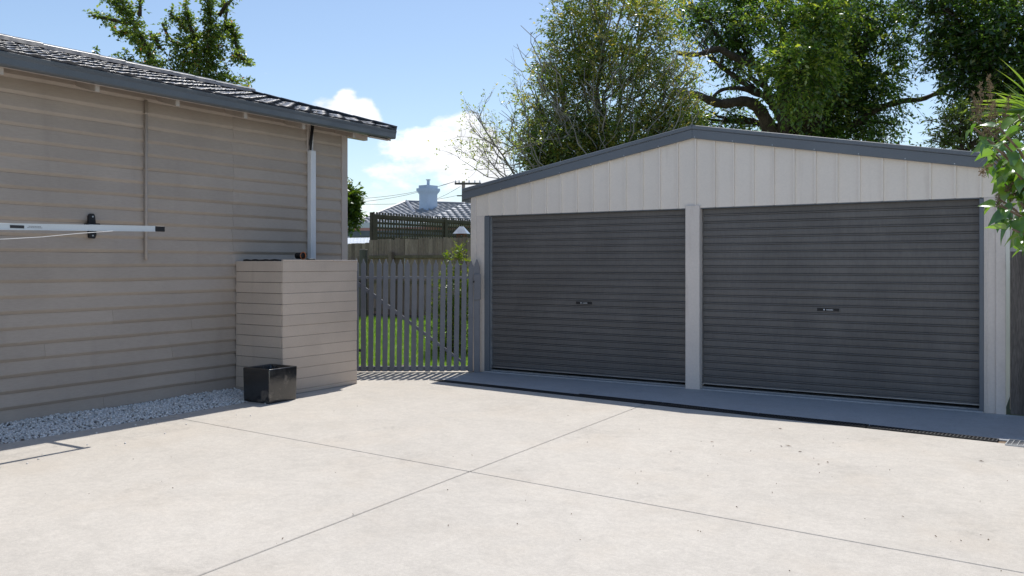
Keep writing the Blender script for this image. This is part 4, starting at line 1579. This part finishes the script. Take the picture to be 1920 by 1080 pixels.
# lime shrub behind the gate
random.seed(61)
sb_ = at(850, 495, 14.2).xy.to_3d()
shrub = empty('lime_shrub', sb_)
tag(shrub, 'lime green leafy shrub rising behind the right end of the gate', 'shrub')
bl = px_blobs(14.2, [(858, 487, 15, 17), (848, 540, 28, 40), (840, 600, 30, 50), (845, 660, 30, 40), (870, 600, 22, 80), (864, 470, 9, 9), (815, 650, 14, 30, .3, .5)])
Q, U, _ = in_blobs(bl, 950, 2.0)
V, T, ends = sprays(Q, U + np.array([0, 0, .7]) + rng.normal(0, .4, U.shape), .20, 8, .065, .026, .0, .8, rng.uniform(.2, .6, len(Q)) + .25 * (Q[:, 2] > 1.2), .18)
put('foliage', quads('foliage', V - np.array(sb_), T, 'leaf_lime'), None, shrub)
st = MB()
for k in range(14):
    b = bl[k % len(bl)]
    st.tube([p - sb_ for p in wander(sb_ + Vector((random.gauss(0, .08), random.gauss(0, .08), 0)), b[0] + Vector((0, 0, b[1][2] * .8)), 5, .05)], [.012, .011, .010, .008, .006, .004], 5)
st.build('stems', 'shrub_stem', shrub)

# ------------------------------------------------------------------ sword-leaved plant at the right edge
random.seed(71)
yb = at(1945, 495, 7.4)
yb = Vector((yb.x, yb.y, 0))
yuc = empty('cordyline', yb)
tag(yuc, 'spiky sword leaved cordyline poking in at the right edge above the shrub', 'plant')
yh = at(1945, 205, 7.4).z
MB().tube([(0, 0, 0), (.03, .02, 1.2), (0, 0, yh)], [.07, .06, .055], 10).build('trunk', 'bark', yuc, smooth=True)


def sword():
    n_ = 7
    V_ = []
    pts = []
    for i in range(n_ + 1):
        t_ = i / n_
        wv = .021 * (math.sin(math.pi * min(1, t_ * .8 + .2)) if t_ < 1 else 0) * (1 if t_ < .6 else (1 - (t_ - .6) / .4) ** .8)
        z_ = -.10 * t_ ** 2
        pts.append((t_ * .55, wv, z_))
    vs, fs = [], []
    for x_, w_, z_ in pts:
        vs += [(x_, -w_, z_ + w_ * .5), (x_, 0, z_), (x_, w_, z_ + w_ * .5)]
    for i in range(n_):
        a_ = i * 3
        fs += [(a_, a_ + 1, a_ + 4, a_ + 3), (a_ + 1, a_ + 2, a_ + 5, a_ + 4)]
    me_ = MB().add(vs, fs).mesh('leaf', 'leaf_sword', smooth=True)
    at2 = me_.attributes.new('tint', 'FLOAT', 'POINT')
    at2.data.foreach_set('value', [min(1, max(0, .3 + .6 * (v.co.x / .55))) for v in me_.vertices])
    return me_


sw = sword()
for k in range(64):
    az = random.uniform(0, 2 * math.pi)
    el = random.uniform(-.5, 1.35)
    M = Matrix.Translation((0, 0, yh + random.uniform(-.10, .06))) @ Matrix.Rotation(az, 4, 'Z') @ Matrix.Rotation(-el, 4, 'Y') @ Matrix.Rotation(random.gauss(0, .5), 4, 'X') @ Matrix.Scale(random.uniform(.75, 1.1), 4)
    put('leaf', sw, None, yuc, M)

# ------------------------------------------------------------------ large-leaved shrub overhanging from the right
random.seed(83)
LD = 4.7
lb = at(2075, 495, 4.9)
lb = Vector((lb.x, lb.y, 0))
lil = empty('large_leaved_shrub', lb)
tag(lil, 'large leaved shrub with brown seed heads overhanging from the right edge', 'shrub')


def heart(curl, seed):
    rr = random.Random(seed)
    L, W = 1.0, .74
    out = [(0, .0), (-.05, .16), (.02, .33), (.16, .42), (.34, .42), (.55, .32), (.78, .15), (1.0, 0)]
    vs, fs = [], []
    n_ = len(out)
    for x_, y_ in out:
        xm = max(x_, 0)
        z_ = -curl * xm ** 2
        vs.append((xm, 0, z_))
    for sg in (1, -1):
        for x_, y_ in out:
            z_ = -curl * max(x_, 0) ** 2 + y_ * .32 + .02 * math.sin(x_ * 19 + seed)
            vs.append((x_, sg * y_ * W / .84, z_))
    for sg in (0, 1):
        b_ = n_ * (1 + sg)
        for i in range(n_ - 1):
            fs.append((i, i + 1, b_ + i + 1, b_ + i) if sg == 0 else (i, b_ + i, b_ + i + 1, i + 1))
    # petiole
    k_ = len(vs)
    vs += [(-.32, .012, .03), (-.32, -.012, .03), (0, -.014, 0), (0, .014, 0)]
    fs.append((k_, k_ + 1, k_ + 2, k_ + 3))
    me_ = bpy.data.meshes.new('leaf')
    me_.from_pydata(vs, [], [f for f in fs if len(set(f)) == 4])
    me_.polygons.foreach_set('use_smooth', [True] * len(me_.polygons))
    at2 = me_.attributes.new('tint', 'FLOAT', 'POINT')
    tv = rr.uniform(.15, .85)
    at2.data.foreach_set('value', [min(1, max(0, tv + (.12 if abs(v.co.y) < .001 else 0) + rr.gauss(0, .05))) for v in me_.vertices])
    me_.materials.append(MATS['leaf_big'])
    me_.update()
    return me_


hearts = [heart(c_, i) for i, c_ in enumerate((.12, .3, .45, .2, .6, .35, .25, .5))]
stem_mb = MB()
tips = [(1812, 240), (1828, 275), (1845, 300), (1868, 268), (1890, 320), (1872, 405), (1896, 445), (1908, 360), (1858, 372), (1900, 290), (1838, 262), (1822, 228), (1860, 240), (1880, 300), (1870, 345), (1862, 385), (1885, 430), (1905, 260), (1900, 380), (1915, 330), (1895, 215), (1940, 220), (1960, 300), (1950, 400), (1990, 250), (2010, 340), (2000, 420), (2040, 280), (2060, 380), (2030, 200), (1975, 180), (2090, 320), (2120, 250), (2110, 400),
        (1853, 290), (1918, 300), (1930, 440), (1900, 405)]
leafc = 0
LS = lambda: random.uniform(.055, .105)
for i, (tx, ty) in enumerate(tips):
    dd = LD + random.uniform(-.35, .45)
    e = at(tx + 14, ty, dd)
    mid = at(2010 + random.uniform(-20, 30), ty * .45 + 260, LD + .15)
    b0 = lb + Vector((random.gauss(0, .10), random.gauss(0, .10), 0))
    q = []
    for k in range(9):
        t_ = k / 8
        q.append(b0 * (1 - t_) ** 2 + mid * 2 * t_ * (1 - t_) + e * t_ ** 2)
    stem_mb.tube([p - lb for p in q], [.016 * (1 - .085 * k) for k in range(9)], 6)
    d0 = (q[-1] - q[-3]).normalized()
    nl = 10 if tx < 1960 else 4
    for k in range(nl):
        if leafc >= 290:
            break
        t_ = 1 - .42 * (k / nl) ** 1.1
        f_ = t_ * 8
        j = min(7, int(f_))
        p = q[j].lerp(q[j + 1], f_ - j)
        az = math.atan2(d0.y, d0.x) + (1 if k % 2 else -1) * random.uniform(.3, 1.5) + random.gauss(0, .35)
        el = random.gauss(-.55, .40)
        M = Matrix.Rotation(az, 4, 'Z') @ Matrix.Rotation(-el, 4, 'Y') @ Matrix.Rotation(random.gauss(0, .55), 4, 'X')
        sc = LS()
        off = M @ Vector((.34 * sc, 0, 0))
        o = put('leaf', hearts[random.randrange(8)], None, lil, Matrix.Translation(p - lb + off) @ M @ Matrix.Scale(sc, 4))
        leafc += 1
stem_mb.build('stems', 'shrub_stem', lil, smooth=True)


def panicle(seed, nb, L, W):
    rr = random.Random(seed)
    mb_ = MB()
    mb_.tube([(0, 0, 0), (0, 0, L)], [.003, .0012], 4)
    for k in range(nb):
        t_ = rr.random()
        a_ = rr.uniform(0, 6.28)
        r_ = W * (1 - t_ * .75) * rr.uniform(.4, 1)
        z_ = t_ * L
        tip_ = Vector((math.cos(a_) * r_, math.sin(a_) * r_, z_ + r_ * .5))
        mb_.tube([(0, 0, z_), tip_], [.0011, .0008], 3, False)
        for m_ in range(5):
            c0 = Vector((0, 0, z_)).lerp(tip_, rr.uniform(.35, 1.05)) + Vector((rr.gauss(0, .004), rr.gauss(0, .004), rr.gauss(0, .004)))
            s_r = rr.uniform(.0018, .0034)
            mb_.add([c0 + Vector(v_) * s_r for v_ in ((1, 0, 0), (-1, 0, 0), (0, 1, 0), (0, -1, 0), (0, 0, 1.6), (0, 0, -1.6))],
                    [(0, 2, 4), (2, 1, 4), (1, 3, 4), (3, 0, 4), (2, 0, 5), (1, 2, 5), (3, 1, 5), (0, 3, 5)])
    return mb_.mesh('seed_head', 'seed')


pan = [panicle(1, 34, .13, .045), panicle(2, 44, .19, .05), panicle(3, 26, .09, .04)]
for (px_, py_, m_, tl, az) in ((1835, 312, 2, -.9, 2.6), (1850, 245, 1, .15, 0), (1868, 240, 1, -.1, 1), (1840, 200, 1, .1, 2), (1862, 190, 1, -.2, 1), (1885, 350, 2, -.6, 2.5), (1893, 365, 2, .4, 1), (1905, 330, 0, -.4, 3), (1912, 425, 2, -.8, 2.8), (1835, 215, 1, .3, 2.2), (1880, 225, 1, .2, .5), (1960, 250, 1, 0, 0), (2010, 230, 1, .2, 1), (2060, 300, 0, .3, 2), (1875, 375, 2, .5, 2)):
    p = at(px_, py_, LD + random.uniform(-.2, .25)) - lb
    put('seed_head', pan[m_], None, lil, Matrix.Translation(p - Vector((0, 0, .05))) @ Matrix.Rotation(az, 4, 'Z') @ Matrix.Rotation(tl, 4, 'Y'))

# ------------------------------------------------------------------ leaf litter on the slab
random.seed(95)
lt = MB()


def bit(x, y, ln, wd, a, z=.003):
    ca, sa = math.cos(a), math.sin(a)
    vs = []
    for u, v_ in ((-ln, 0), (-.2 * ln, wd), (ln, .1 * wd), (.1 * ln, -wd)):
        vs.append((x + u * ca - v_ * sa, y + u * sa + v_ * ca, z + random.uniform(0, .006)))
    top = (x, y, z + .006 + wd * .5)
    vs.append(top)
    lt.add(vs, [(0, 1, 4), (1, 2, 4), (2, 3, 4), (3, 0, 4), (0, 3, 2, 1)])


for k in range(95):
    x, y = random.uniform(-7.1, 1.0), random.uniform(2.4, 8.1)
    if random.random() < .45:
        x, y = random.uniform(-3.4, -.2), random.uniform(4.5, 8.0)
    sz = random.choice((.002, .003, .003, .005))
    bit(x, y, sz * random.uniform(1, 2.2), sz * .6, random.uniform(0, 3.14))
for px_, py_, ln in ((1478, 837, .035), (1465, 838, .02), (1463, 805, .025), (1552, 868, .02), (1535, 872, .016), (885, 855, .010), (970, 984, .012), (1065, 780, .012), (1840, 866, .03), (1500, 848, .022), (662, 966, .011), (1335, 830, .02)):
    dpt = 2400 / (py_ - 495)
    p = at(px_, py_, dpt)
    bit(p.x, p.y, ln * .8, ln * .12 + .002, random.uniform(-.8, .3))
tag(lt.build('leaf_litter', 'litter'), 'scattered brown leaf crumbs and twigs lying on the concrete driveway', 'litter', kind='stuff')
